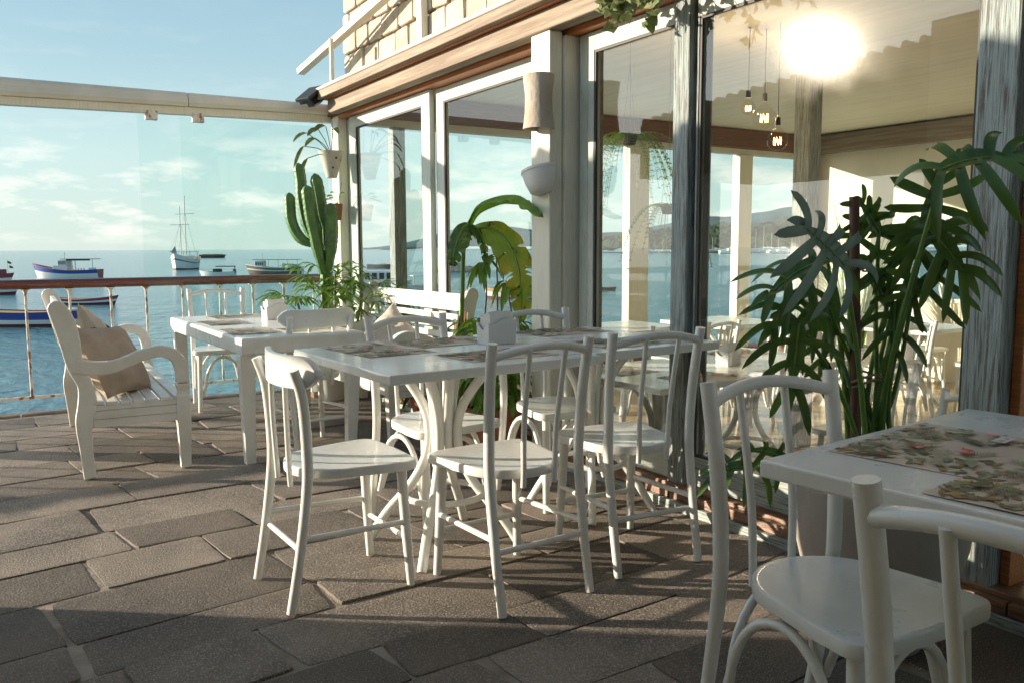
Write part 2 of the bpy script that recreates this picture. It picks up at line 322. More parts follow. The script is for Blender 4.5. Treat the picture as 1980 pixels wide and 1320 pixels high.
for i in range(len(rings) - 1):
    r0, r1 = rings[i], rings[i + 1]
    for k in range(n):
        a0 = 2 * math.pi * k / n; a1 = 2 * math.pi * (k + 1) / n
        q = [(r0 * math.cos(a0), r0 * math.sin(a0), 0), (r1 * math.cos(a0), r1 * math.sin(a0), 0), (r1 * math.cos(a1), r1 * math.sin(a1), 0), (r0 * math.cos(a1), r0 * math.sin(a1), 0)]
        if r0 == 0: b.add([q[0], q[1], q[2]], [(0, 1, 2)])
        else: b.add(q, [(0, 1, 2, 3)])
b.build('sea', sea_mat(), kind='structure', loc=(0, 0, SEA))

def ridge(name, cx, cy, az, length, depth, prof, mt, seed, nx=170, ny=36, rough=5.0, kind='structure'):
    # a wooded ridge: az = direction the ridge runs along, prof = list of (t, height)
    b = MB(); vs = []
    dx, dy = math.sin(az), math.cos(az); px, py = -dy, dx
    def hh(t):
        for (t0, h0), (t1, h1) in zip(prof, prof[1:]):
            if t0 <= t <= t1: u = (t - t0) / (t1 - t0); u = u * u * (3 - 2 * u); return h0 + (h1 - h0) * u
        return 0
    for i in range(nx + 1):
        t = i / nx
        for j in range(ny + 1):
            s_ = j / ny
            X = cx + dx * (t - .5) * length + px * (s_) * depth; Y = cy + dy * (t - .5) * length + py * (s_) * depth
            z = hh(t) * math.sin(math.pi * min(1, s_ * 0.95 + 0.02)) ** 0.7
            sc_ = 1 if rough else 6
            nn = noise.noise(Vector((X / 60 / sc_ + seed, Y / 60 / sc_, 0))) * 0.3 + noise.noise(Vector((X / 14 / sc_, Y / 14 / sc_, seed))) * (0.22 if rough else .08)
            z *= 1 + nn
            if z > 1: z += abs(noise.noise(Vector((X / 5.0, Y / 5.0, seed)))) * rough
            vs.append((X, Y, SEA - 1 + z))
    fs = [(i * (ny + 1) + j, (i + 1) * (ny + 1) + j, (i + 1) * (ny + 1) + j + 1, i * (ny + 1) + j + 1) for i in range(nx) for j in range(ny)]
    b.add(vs, fs); return b.build(name, mt, kind=kind)
wood_m = mat('wooded_slope', (0.016, 0.055, 0.018), 0.9, (0.008, 0.028, 0.012), 0.12, bump=1.0, bscale=0.35, bdist=2.0, col3=(0.028, 0.075, 0.022), n3=0.3, lo3=0.55, hi3=0.7)
far_m = mat('hazed_far_slope', (0.05, 0.12, 0.14), 0.9, (0.04, 0.10, 0.12), 0.01)  # pale bluish air haze is painted into this slope colour
ridge('hill', 680, 440, R(130), 560, 190, [(0, 8), (0.1, 20), (0.3, 24), (0.45, 30), (0.6, 40), (0.8, 48), (1, 30)], wood_m, 3.1, 240, 50)
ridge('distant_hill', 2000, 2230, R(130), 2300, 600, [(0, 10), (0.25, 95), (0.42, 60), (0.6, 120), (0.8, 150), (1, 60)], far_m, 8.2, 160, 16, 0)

# ------------------------------------------------------------------ terrace
XF = 2.80           # facade plane
YS = 7.25           # sea edge of the terrace
FI = -0.32          # floor inside the glazed room
b = MB(); b.box(-4.5, XF - 0.02, -3.2, YS - 0.17, -3.4, -0.0075)
b.build('terrace_base', M['mortar'], kind='structure')
def paving():
    b = MB(); rot = R(5.5); ca, sa = math.cos(rot), math.sin(rot)
    rnd = random.Random(11)
    y = -3.6
    while y < 8.2:
        h = rnd.uniform(0.24, 0.47); x = -5.2 + rnd.uniform(0, .5)
        tilt = 0
        while x < 4.2:
            L_ = rnd.uniform(0.36, 0.88)
            g = 0.004
            g2 = rnd.uniform(.003, .009)
            cs = [(x + g2, y + g), (x + L_ - g2, y + g), (x + L_ - g2, y + h - g), (x + g2, y + h - g)]
            sk = rnd.uniform(-.035, .035)
            cs = [(cx + (sk if k > 1 else 0) + rnd.uniform(-.012, .012), cy + .10 * noise.noise(Vector((cx * .55, cy * .25, 0))) + rnd.uniform(-.007, .007)) for k, (cx, cy) in enumerate(cs)]
            # dense outline with worn corners and a wandering edge
            pts = []
            for k in range(4):
                (ax, ay), (bx, by) = cs[k], cs[(k + 1) % 4]
                m_ = 11
                for q in range(m_):
                    t = q / m_; pts.append((ax + (bx - ax) * t, ay + (by - ay) * t))
            mxx = sum(p[0] for p in pts) / len(pts); my = sum(p[1] for p in pts) / len(pts)
            out = []
            for k, (qx, qy) in enumerate(pts):
                c_ = min(k % 11, 11 - k % 11)
                pull = 0.007 if c_ == 0 else 0
                wv = noise.noise(Vector((qx * 7, qy * 7, 3))) * 0.005 + noise.noise(Vector((qx * 30, qy * 30, 9))) * 0.004
                d = Vector((mxx - qx, my - qy)); l = d.length; d = d / l
                out.append((qx + d.x * (pull + wv), qy + d.y * (pull + wv)))
            X = [(ca * px - sa * py, sa * px + ca * py) for px, py in out]
            cx = sum(p[0] for p in X) / len(X); cy = sum(p[1] for p in X) / len(X)
            if -4.2 < cx < XF - 0.12 and -3 < cy < YS - 0.22:
                z0 = rnd.uniform(-0.004, 0.003); tx = rnd.uniform(-.006, .006); ty = rnd.uniform(-.006, .006)
                n_ = len(X); vs = []
                for (sc, dz) in ((1.0, -0.012), (0.994, -0.0005), (0.98, 0.0), (0.8, 0.0), (0.45, 0.0)):
                    for (px, py) in X:
                        qx, qy = cx + (px - cx) * sc, cy + (py - cy) * sc
                        zz = z0 + dz + (qx - cx) * tx + (qy - cy) * ty + noise.noise(Vector((qx * 9, qy * 9, 1))) * 0.0016 * (1 if sc < .999 else 0)
                        vs.append((qx, qy, zz))
                vs.append((cx, cy, z0 + noise.noise(Vector((cx * 9, cy * 9, 1))) * 0.003))
                fs = []
                for r_ in range(4):
                    for k in range(n_): fs.append((r_ * n_ + k, r_ * n_ + (k + 1) % n_, (r_ + 1) * n_ + (k + 1) % n_, (r_ + 1) * n_ + k))
                for k in range(n_): fs.append((4 * n_ + k, 4 * n_ + (k + 1) % n_, 5 * n_))
                b.add(vs, fs)
            x += L_
        y += h
    return b.build('stone_paving', M['stone'], kind='structure', smooth=True)
paving()
# rough edging stones along the sea side
b = MB(); x = -4.4; rnd = random.Random(4)
while x < XF - .05:
    L_ = rnd.uniform(.45, 1.1); x1 = min(x + L_, XF - .02)
    nseg = 10; prof = []
    for i in range(nseg + 1):
        xx = x + .008 + (x1 - x - .016) * i / nseg
        prof.append((xx, YS - .15 + noise.noise(Vector((xx * 3, 5, 0))) * .02, YS + noise.noise(Vector((xx * 2.5, 0, 0))) * .05))
    vs = []
    for (xx, ya, yb) in prof:
        zt = 0.0 + noise.noise(Vector((xx * 4, 9, 2))) * 0.008
        vs += [(xx, ya, -.03), (xx, ya + .01, zt), (xx, yb - .03, zt + .003), (xx, yb, zt - .03), (xx, yb - .02, -.5)]
    fs = [(i * 5 + k, i * 5 + k + 1, (i + 1) * 5 + k + 1, (i + 1) * 5 + k) for i in range(nseg) for k in range(4)]
    fs += [(0, 1, 2, 3, 4), tuple(nseg * 5 + k for k in (4, 3, 2, 1, 0))]
    b.add(vs, fs); x = x1
b.build('terrace_edge', M['kerb'], kind='structure', smooth=True)

# railing
YR = 7.37
rr = empty('railing', (0, YR, 0), label='railing with varnished red-brown handrail and thin rusty white balusters before the sea', cat='railing')
b = MB(); b.tube([(x, 0, .945) for x in (-4.3, -2, 0, 1, 2, 2.70, 2.712)], [.043] * 6 + [.036], 14, flat=.86, upv=(0, 0, 1)); b.build('handrail', M['rail'], rr, smooth=True)
b = MB(); b.box(-4.3, 2.7, -.012, .012, .078, .098); b.build('bottom_rail', M['rusty'], rr)
rails_x = [.318 - k * .30 for k in range(15, 0, -1)] + [.318, .615, .905, 1.165, 1.445, 1.745, 2.02, 2.29, 2.56]
for x in rails_x:
    b = MB(); b.tube([(x, 0, .09), (x, 0, .12), (x, 0, .86), (x, 0, .885), (x, 0, .905)], [.011, .0095, .0095, .013, .026], 8); b.box(x - .03, x + .03, -.025, .025, .902, .908)
    b.build('baluster', M['rusty'], rr, smooth=True)

# awning rail with folding glass curtain
aw = empty('glass_curtain', (0, 7.30, 0), label='frameless folding glass curtain hanging from a long cream metal beam above the railing', cat='glass screen')
b = MB()
xa, xb = -4.4, 2.71
for (x0, x1) in ((xa, 1.53), (1.534, xb)):
    def zt(x): return 2.445 + (x + .0) * .004
    def zb(x): return 2.305 + (x + .0) * .022
    vs = []
    for x in (x0, x1):
        vs += [(x, -.05, zb(x)), (x, -.065, zb(x) + .03), (x, -.05, zt(x) - .03), (x, -.02, zt(x)), (x, .06, zt(x)), (x, .08, zb(x))]
    b.add(vs, [(k, (k + 1) % 6, 6 + (k + 1) % 6, 6 + k) for k in range(6)] + [(5, 4, 3, 2, 1, 0), (6, 7, 8, 9, 10, 11)])
b.build('beam', M['creamh'], aw, bevel=.004)
b = MB()
vs = []
for x in (xa, xb + .1): vs += [(x, -.03, 2.245 + x * .021), (x, -.03, 2.303 + x * .022), (x, .05, 2.303 + x * .022), (x, .05, 2.245 + x * .021)]
b.add(vs, [(0, 1, 5, 4), (1, 2, 6, 5), (2, 3, 7, 6), (3, 0, 4, 7), (0, 3, 2, 1), (4, 5, 6, 7)]); b.build('track', M['cream'], aw)
for x in (1.255, 1.61):
    b = MB(); b.box(x - .045, x + .045, -.035, .02, 2.255 - .055 + x * .014, 2.262 + x * .02); b.build('clip', M['rusty'], aw, bevel=.003)
for (x0, x1, y) in ((1.155, 2.70, .012), (1.475, 2.71, .034)):
    b = MB(); b.box(x0, x1, y - .004, y + .004, .03, 2.24 + x0 * .02); b.build('glass_panel', M['curtain'], aw)

# ------------------------------------------------------------------ the cafe
cafe = empty('cafe_building', (XF, 0, 0), label='glazed cafe building with weathered timber frames, wooden eaves beam and cream stone wall above', cat='building')
def cbox(name, mt, x0, x1, y0, y1, z0, z1, bevel=.003, parent=None):
    b = MB(); b.box(x0 - XF, x1 - XF, y0, y1, z0, z1)
    return b.build(name, mt, parent or cafe, bevel=bevel)
# heavy eaves: lower beam, soffit, upper fascia, gutter
YE = 7.30
cbox('eaves_beam', M['beam'], 2.60, 2.695, -3, 7.0, 2.335, 2.44, .006)
cbox('wall_plate', M['beamx'], 2.697, 2.86, -3, 7.27, 2.348, 2.50, .004)
cbox('soffit_board', M['orange'], 2.722, 2.86, -3, 7.26, 2.315, 2.346, .002)
cbox('shadow_batten', M['orange'], 2.57, 2.69, -3, 7.02, 2.442, 2.462, .003)
cbox('fascia_board', M['beam'], 2.515, 2.568, -3, 7.06, 2.446, 2.508, .005)
b = MB(); b.tube([(2.522 - XF, y, 2.524) for y in (-3, 1, 4, 7.08)], .015, 12); b.build('gutter', M['creamh'], cafe, smooth=True)
cbox('eaves_deck', M['beam'], 2.53, 3.02, -3, 7.10, 2.510, 2.537, .003)
# corner post and projecting post
cbox('corner_post', M['cream'], 2.715, 2.80, 7.08, 7.25, 0, 2.334, .012)
cbox('post_trim', M['pale'], 2.80, 2.86, 6.995, 7.20, 0, 2.31, .006)
cbox('post', M['cream'], 2.615, 2.70, 3.755, 3.935, 0, 2.334, .010)
cbox('post_trim', M['cream'], 2.70, 2.86, 3.735, 3.91, 0, 2.314, .005)
cbox('jamb', M['beam'], 2.83, 2.90, 3.66, 3.73, .0, 2.31, .004)
cbox('post', M['teal'], 2.75, 2.90, 2.862, 2.965, .055, 2.31, .008)
cbox('jamb', M['dark'], 2.81, 2.87, 2.845, 2.86, .1, 2.31, .001)
cbox('post', M['teal'], 2.74, 2.86, 1.425, 1.555, .04, 2.31, .008)
cbox('jamb', M['orange'], 2.80, 2.90, 1.392, 1.423, .04, 2.31, .003)
# threshold and steps
cbox('threshold', M['step'], 2.735, 2.95, -3, 7.05, -.30, .095, .006)
b = MB(); rnd = random.Random(3); y = 6.3
while y > -3:
    l = rnd.uniform(.5, 1.3); b.box(2.70 - XF, 2.733 - XF, y - l + .006, y, .032, .078); y -= l
b.build('step_board', M['step'], cafe, bevel=.004)
cbox('step_riser', M['tealh'], 2.675, 2.699, -3, 6.3, -.01, .034, .003)
def window(name, y0, y1, x, lw=.10, topz=(2.215, 2.31), botz=(.10, .235), mt='pale', mh='paleh', rs=.10, pane='pane'):
    wroot = empty(name, (x - XF, 0, 0), parent=cafe)
    b = MB(); b.box(-.022, .022, y1 - lw, y1, botz[0], topz[1]); b.build('stile', M[mt], wroot, bevel=.003)
    b = MB(); b.box(-.022, .022, y0, y0 + rs, botz[0], topz[1]); b.build('stile', M[mt], wroot, bevel=.003)
    b = MB(); b.box(-.0215, .0215, y0 + rs, y1 - lw, *topz); b.build('top_rail', M[mh], wroot, bevel=.003)
    b = MB(); b.box(-.0215, .0215, y0 + rs, y1 - lw, *botz); b.build('bottom_rail', M['tealh' if mt == 'teal' else mh], wroot, bevel=.003)
    b = MB(); b.box(-.004, .004, y0 + rs, y1 - lw, botz[1], topz[0]); b.build('pane', M[pane], wroot)
    b = MB()
    g = .012
    for q in ((y0 + rs, y0 + rs + g, botz[1], topz[0]), (y1 - lw - g, y1 - lw, botz[1], topz[0])): b.box(-.018, -.005, *q)
    for q in ((y0 + rs + g, y1 - lw - g, botz[1], botz[1] + g), (y0 + rs + g, y1 - lw - g, topz[0] - g, topz[0])): b.box(-.018, -.005, *q)
    b.build('glazing_bead', M['dark'], wroot)
    return wroot
window('window', 5.47, 6.98, 2.80, lw=.14, rs=.13)
window('window', 3.92, 5.455, 2.84, lw=.12, rs=.10)
window('sliding_door', 2.97, 3.64, 2.80, lw=.05, rs=.012)
cbox('door_stile', M['pale'], 2.785, 2.83, 3.65, 3.72, .1, 2.31, .003)
window('sliding_door', 1.56, 2.842, 2.80, lw=.012, rs=.01, mt='teal', mh='paleh')
# stone block wall above
b = MB(); b.cur = 0
wy0, wy1, wz0, wz1 = -1.5, 7.38, 2.54, 4.6
b.cur = 1; b.box(2.93 - XF, 3.2 - XF, wy0, wy1 - .02, wz0, wz1); b.cur = 0
z = wz0; row = 0; rnd = random.Random(21)
while z < wz1:
    h = rnd.uniform(.165, .195); y = wy1 + (.0 if row % 2 else .0); first = True
    while y > wy0:
        l = rnd.uniform(.24, .34) * (.5 if first and row % 2 else 1); first = False
        j = .008; x0 = 2.905 + rnd.uniform(-.012, .006) - XF
        y0_, y1_ = y - l + j, y - j; z0_, z1_ = z + j, z + h - j
        c = .02; pts = []
        for (py, pz) in ((y0_ + c, z0_), (y1_ - c, z0_), (y1_, z0_ + c), (y1_, z1_ - c), (y1_ - c, z1_), (y0_ + c, z1_), (y0_, z1_ - c), (y0_, z0_ + c)):
            pts.append((py + rnd.uniform(-.008, .008), pz + rnd.uniform(-.007, .007)))
        nn = 8; cy = sum(p[0] for p in pts) / 8; cz = sum(p[1] for p in pts) / 8
        vs = [(x0 + .08, p[0], p[1]) for p in pts] + [(x0 + .008, p[0], p[1]) for p in pts] + [(x0, cy + (p[0] - cy) * .955, cz + (p[1] - cz) * .93) for p in pts]
        fs = [(a * 8 + k, a * 8 + (k + 1) % 8, (a + 1) * 8 + (k + 1) % 8, (a + 1) * 8 + k) for a in (0, 1) for k in range(8)] + [tuple(16 + k for k in range(8)), tuple(range(7, -1, -1))]
        b.add(vs, fs); y -= l
    z += h; row += 1
b.build('stone_wall', [M['block'], M['joint']], cafe, smooth=False)
cbox('downpipe', M['cream'], 2.84, 2.895, 5.70, 5.78, 2.54, 4.6, .006)
# sloping verge of the old roof: barge board, roof sheet, strut
A0 = Vector((2.62, 7.72, 2.80)); A1 = Vector((2.865, 5.2, 3.29))
dv = (A1 - A0).normalized()
def slab(name, mt, p0, p1, w_, h_, off=(0, 0, 0), bev=.004):
    p0 = Vector(p0) + Vector(off); p1 = Vector(p1) + Vector(off); d = (p1 - p0); l = d.length; d.normalize()
    s_ = Vector((1, 0, 0)); s_ = (s_ - d * s_.dot(d)).normalized(); u = d.cross(s_)
    Mx = Matrix((s_, d, u)).transposed().to_4x4(); Mx.translation = p0 - Vector((XF, 0, 0))
    b = MB(); b.box(-w_ / 2, w_ / 2, 0, l, -h_ / 2, h_ / 2, Mx); return b.build(name, mt, cafe, bevel=bev)
slab('barge_board', M['cream'], A0, A1, .07, .055)
slab('roof_sheet', M['tan'], A0, A1, .05, .008, (.02, .04, .05))
cbox('roof_strut', M['cream'], 2.60, 2.63, 6.90, 6.93, 2.54, 2.93, .003)
for t in (.03, .17): 
    p = A0.lerp(A1, t); cbox('roof_block', M['cream'], p.x + .0, p.x + .03, p.y - .0, p.y + .03, p.z + .02, p.z + .045, .002)

# room behind the glass
XB = 9.2; YW = 7.35
def room():
    # floor tiles
    b = MB(); t = .6
    x = 2.95
    while x < XB:
        y = -3.0
        while y < YW:
            b.box(x - XF + .002, min(x + t, XB) - XF - .002, y + .002, min(y + t, YW) - .002, FI - .02, FI); y += t
        x += t
    b.build('tiled_floor', M['tile'], cafe)
    cbox('floor_slab', M['mortar'], 2.95, XB + .1, -3, YW + .12, -3.4, FI - .003, 0)
    # back wall with a window opening
    wy = (5.05, 5.95); wz = (.62, 1.50)
    b = MB(); x0, x1 = XB - XF, XB + .15 - XF
    b.box(x0, x1, -3, wy[0], FI, 2.75); b.box(x0, x1, wy[1], YW - .1, FI, 2.75); b.box(x0, x1, wy[0], wy[1], FI, wz[0]); b.box(x0, x1, wy[0], wy[1], wz[1], 2.75)
    b.build('back_wall', M['wall'], cafe)
    wn = empty('window', (XB - XF, 0, 0), parent=cafe)
    b = MB(); f = .05
    b.box(-.02, .05, wy[0] - f, wy[0], wz[0] - f, wz[1] + f); b.box(-.02, .05, wy[1], wy[1] + f, wz[0] - f, wz[1] + f)
    b.box(-.021, .049, wy[0], wy[1], wz[1], wz[1] + f); b.box(-.021, .049, wy[0], wy[1], wz[0] - f, wz[0]); b.box(-.01, .04, 5.48, 5.52, *wz)
    b.build('frame', M['whitew'], wn)
    b = MB(); b.box(.015, .02, wy[0], 5.48, *wz); b.box(.015, .02, 5.52, wy[1], *wz); b.build('pane', M['endg'], wn)
    cbox('wall_beam', M['beam'], XB - .14, XB - .002, -3, YW - .15, 2.36, 2.58, .01)
    cbox('sea_side_beam', M['beamx'], 2.87, XB, YW - .14, YW + .02, 2.37, 2.585, .008)
    cbox('glass_track', M['creamh'], 2.87, XB, YW - .10, YW - .02, 2.30, 2.368, .003)
    cbox('parapet', M['wall'], 2.95, XB, YW - .12, YW + .12, FI, -.06, 0)
    cbox('parapet_sill', M['beamx'], 2.87, XB, YW - .16, YW + .14, -.058, -.015, .004)
    for (a, c, mm) in ((3.30, 3.42, 'teal'), (6.10, 6.38, 'cream'), (7.80, 8.02, 'cream')): cbox('room_post', M[mm], a, c, YW - .12, YW, -.014, 2.30, .006)
    cbox('room_post', M['beamx'], XB - .2, XB - .002, YW - .16, YW, FI, 2.36, .006)
    for (a, c) in ((3.43, 4.75), (4.755, 6.09), (6.39, 7.79), (8.03, 8.99)): cbox('glass_panel', M['endg'], a, c, YW - .062, YW - .054, -.014, 2.30, 0)
    cbox('room_post', M['teal'], 5.22, 5.36, 4.18, 4.32, FI, 2.60, .008)
    cbox('board_ceiling', M['ceil'], 2.87, XB, -3, YW, 2.60, 2.635, 0)
room()

# ------------------------------------------------------------------ chairs
def make_chair(name, kind, brace):
    t = empty(name)
    # seat: rounded trapezoid, slightly dished, front lip rounded down
    b = MB(); out = []
    W1, W0, D1, D0 = .215, .165, .20, -.205
    def corner(cx, cy, r, a0, a1, k=7): return [(cx + r * math.cos(R(a0 + (a1 - a0) * i / k)), cy + r * math.sin(R(a0 + (a1 - a0) * i / k))) for i in range(k + 1)]
    out += corner(W1 - .045, D1 - .045, .045, 0, 80) + [(x, D1 + .010 - abs(x) * .05) for x in (.11, .04, -.04, -.11)] + corner(-W1 + .045, D1 - .045, .045, 100, 180)
    out += [(-W1 + .008, .07)] + [(.186 * math.cos(R(a)), -.035 + .178 * math.sin(R(a))) for a in range(180, 361, 10)] + [(W1 - .008, .07)]
    n_ = len(out); vs = []
    for (sc, z) in ((.97, .429), (.995, .431), (1.0, .436), (1.0, .4565), (.993, .4612), (.975, .4625), (.93, .4620), (.72, .4585), (.40, .4555), (.1, .455)):
        for (x, y) in out: vs.append((x * sc, y * sc, z))
    k = 10; fs = [(r_ * n_ + i, r_ * n_ + (i + 1) % n_, (r_ + 1) * n_ + (i + 1) % n_, (r_ + 1) * n_ + i) for r_ in range(k - 1) for i in range(n_)]
    fs += [tuple(range(n_ - 1, -1, -1)), tuple((k - 1) * n_ + i for i in range(n_))]
    b.add(vs, fs); b.build('seat', M['white'], t, smooth=True)
    top = .90 if kind == 'spindle' else .815
    for s in (-1, 1):
        b = MB()
        pts = bez([(s * .185, -.272, 0), (s * .186, -.235, .20), (s * .187, -.205, .42), (s * .188, -.203, .56), (s * .193, -.215, .72), (s * .199, -.243, top)], 24)
        n2 = len(pts); rr_ = [.0155 + .003 * min(1, i / n2 * 2) for i in range(n2)]
        b.tube(pts, rr_, 12); b.build('back_leg', M['white'], t, smooth=True)
        b = MB(); b.tube([(s * .180, .172, 0), (s * .172, .160, .2), (s * .165, .148, .434)], [.0145, .018, .0185], 10); b.build('front_leg', M['white'], t, smooth=True)
    if kind == 'spindle':
        b = MB(); pts = []
        for i in range(17):
            u = i / 16 * 2 - 1; pts.append((u * .194, -.235 - .034 * (1 - u * u), .850 + .032 * (1 - u * u)))
        b.tube(pts, [.0150] + [.0150] * 15 + [.0150], 12); b.build('top_rail', M['white'], t, smooth=True)
        sp = (-.068, .068)
        for s in sp:
            b = MB(); b.tube(bez([(s * .95, -.221, .405), (s * .95, -.224, .46), (s, -.232, .62), (s * 1.08, -.274, .876)], 12), .0098, 9)
            b.build('spindle', M['white'], t, smooth=True)
    else:
        b = MB(); rings = []
        nu = 20
        for i in range(nu + 1):
            u = i / nu * 2 - 1; a = abs(u)
            x = u * .245; y = -.238 + .062 * u * u
            h = .055 * (1 - max(0, (a - .72) / .28) ** 2.2 * .8)
            zc = .797 + .006 * u * u
            th = .012
            rings.append([(x, y - th, zc - h), (x, y - th, zc + h), (x, y + th, zc + h), (x, y + th, zc - h)])
        vs = [v for r_ in rings for v in r_]
        fs = [(i * 4 + k2, i * 4 + (k2 + 1) % 4, (i + 1) * 4 + (k2 + 1) % 4, (i + 1) * 4 + k2) for i in range(nu) for k2 in range(4)] + [(3, 2, 1, 0), tuple(nu * 4 + q for q in range(4))]
        b.add(vs, fs); b.build('backrest', M['white'], t, smooth=True, bevel=.005)
        for s in (-.075, .075):
            b = MB(); b.tube(bez([(s * .9, -.221, .40), (s * .9, -.224, .46), (s, -.230, .62), (s, -.238 + abs(s) * .08, .75)], 12), .0095, 9); b.build('spindle', M['white'], t, smooth=True)
    if brace == 'stretcher':
        b = MB(); b.tube([(-.176, .165, .17), (.176, .165, .17)], .0105, 9); b.build('stretcher', M['white'], t, smooth=True)
        b = MB(); b.tube([(-.186, -.225, .20), (.186, -.225, .20)], .0105, 9); b.build('stretcher', M['white'], t, smooth=True)
        for s in (-1, 1):
            b = MB(); b.tube([(s * .176, .163, .235), (s * .186, -.222, .245)], .0105, 9); b.build('stretcher', M['white'], t, smooth=True)
    else:
        def arch(p0, p1, h, name_='brace_arch'):
            p0 = Vector(p0); p1 = Vector(p1); b = MB(); pts = []
            for i in range(17):
                a = math.pi * i / 16; u = (1 - math.cos(a)) / 2
                pts.append(p0.lerp(p1, u * .86 + .07) + Vector((0, 0, h * math.sin(a) ** .8)))
            pts[0] = p0.copy(); pts[-1] = p1.copy()
            b.tube(pts, .0115, 9); b.build(name_, M['white'], t, smooth=True)
        for s in (-1, 1): arch((s * .166, .135, .13), (s * .178, -.205, .13), .275)
        arch((-.158, .155, .12), (.158, .155, .12), .285)
        arch((-.165, -.212, .14), (.165, -.212, .14), .265)
    return t
protos = {}
def chair(kind, brace, x, y, rz, label, group, z=0):
    key = (kind, brace); nm = 'bistro_chair'
    if key not in protos: protos[key] = o = make_chair(nm, kind, brace)
    else: o = copy_tree(protos[key])
    o.location = (x, y, z); o.rotation_euler = (0, 0, R(rz)); tag(o, label, 'chair', group); return o
GC = 'white bentwood chairs on the stone terrace'
chair('plank', 'stretcher', 1.088, 2.862, -90 + 1, 'white bentwood chair with curved plank back at the left end of the middle table', GC)
chair('spindle', 'stretcher', 1.57, 2.55, 2, 'white spindle-back chair seen from behind before the middle table, left of its twin', GC)
chair('spindle', 'stretcher', 2.135, 2.58, -5, 'white spindle-back chair seen from behind before the middle table, nearest the glass wall', GC)
chair('spindle', 'arch', 1.675, 3.26, 187, 'arched-brace chair beyond the middle table, facing the camera, left of the napkin holder', GC)
chair('spindle', 'arch', 2.33, 3.27, 178, 'arched-brace chair beyond the middle table, in front of the leafy terracotta pot', GC)
chair('plank', 'stretcher', 1.68, 5.02, 6, 'white plank-back chair at the near side of the thick square-legged table', GC)
chair('spindle', 'arch', 1.56, 6.62, 172, 'white spindle-back chair beyond the thick table, its back against the railing', GC)
chair('spindle', 'arch', 1.565, 1.105, 177, 'large foreground white chair facing the camera with glossy rounded seat', GC)
chair('spindle', 'stretcher', 1.215, .475, -88, 'nearest white chair at the lower right corner, cut off by the frame', GC)

# ------------------------------------------------------------------ tables
def make_bistro_table(w=.90, h=.79, th=.036):
    t = empty('bistro_table')
    b = MB(); b.box(-w / 2, w / 2, -w / 2, w / 2, h - th, h); b.build('tabletop', M['white'], t, bevel=.005)
    for k in range(4):
        a = R(45 + 90 * k); d = Vector((math.cos(a), math.sin(a), 0))
        pr = [(.325, .0), (.245, .12), (.135, .25), (.075, .36), (.058, .46), (.075, .56), (.135, .66), (.215, h - th - .001)]
        pts = bez([d * r_ + Vector((0, 0, z)) for r_, z in pr], 28)
        b = MB(); b.tube(pts, .0195, 10, upv=None); b.build('leg', M['white'], t, smooth=True)
    for k in range(4):
        a = R(90 * k); d = Vector((math.cos(a), math.sin(a), 0))
        pts = bez([d * r_ + Vector((0, 0, z)) for r_, z in ((.030, .33), (.034, .46), (.045, .60), (.075, h - th - .001))], 12)
        b = MB(); b.tube(pts, .020, 10); b.build('column_rod', M['white'], t, smooth=True)
    b = MB(); b.tube([(.165 * math.cos(a * math.pi / 16), .165 * math.sin(a * math.pi / 16), .215) for a in range(32)], .0135, 9, close=True, upv=(0, 0, 1)); b.build('foot_ring', M['white'], t, smooth=True)
    return t
tb = make_bistro_table()
def table(x, y, rz, z, label, group, first=[True]):
    if first[0]: o = tb; first[0] = False
    else: o = copy_tree(tb)
    o.location = (x, y, z); o.rotation_euler = (0, 0, R(rz)); return tag(o, label, 'table', group)
GT = 'white square tables on bentwood pedestals'
table(1.565, 3.00, 2.0, 0, 'white square pedestal table in the middle, the one farther from the glass wall', GT)
t2_ = table(2.385, 3.09, 3.0, 0, 'white square pedestal table in the middle with its end against the glass wall', GT); t2_.scale = (.80, 1, 1)
table(1.82, .755, 5.0, -.02, 'white pedestal table at the lower right with two flowered placemats', GT)

# thick square-legged table
t = empty('square_leg_table', (1.545, 5.55, 0), R(1.0), 'thick-edged white table with four square tapered legs beside the slatted bench', 'table')
b = MB(); b.box(-.36, .36, -.90, .90, .625, .72); b.build('tabletop', M['white'], t, bevel=.012)
for sx in (-1, 1):
    for sy in (-1, 1):
        b = MB(); vs = []
        for (z, h_) in ((0, .028), (.63, .042)):
            cx, cy = sx * (.315 - (.012 if z == 0 else 0)), sy * (.78 + (.0 if z == 0 else .04))
            vs += [(cx - h_, cy - h_, z), (cx + h_, cy - h_, z), (cx + h_, cy + h_, z), (cx - h_, cy + h_, z)]
        b.add(vs, [(0, 1, 5, 4), (1, 2, 6, 5), (2, 3, 7, 6), (3, 0, 4, 7), (3, 2, 1, 0), (4, 5, 6, 7)]); b.build('leg', M['white'], t, bevel=.006)

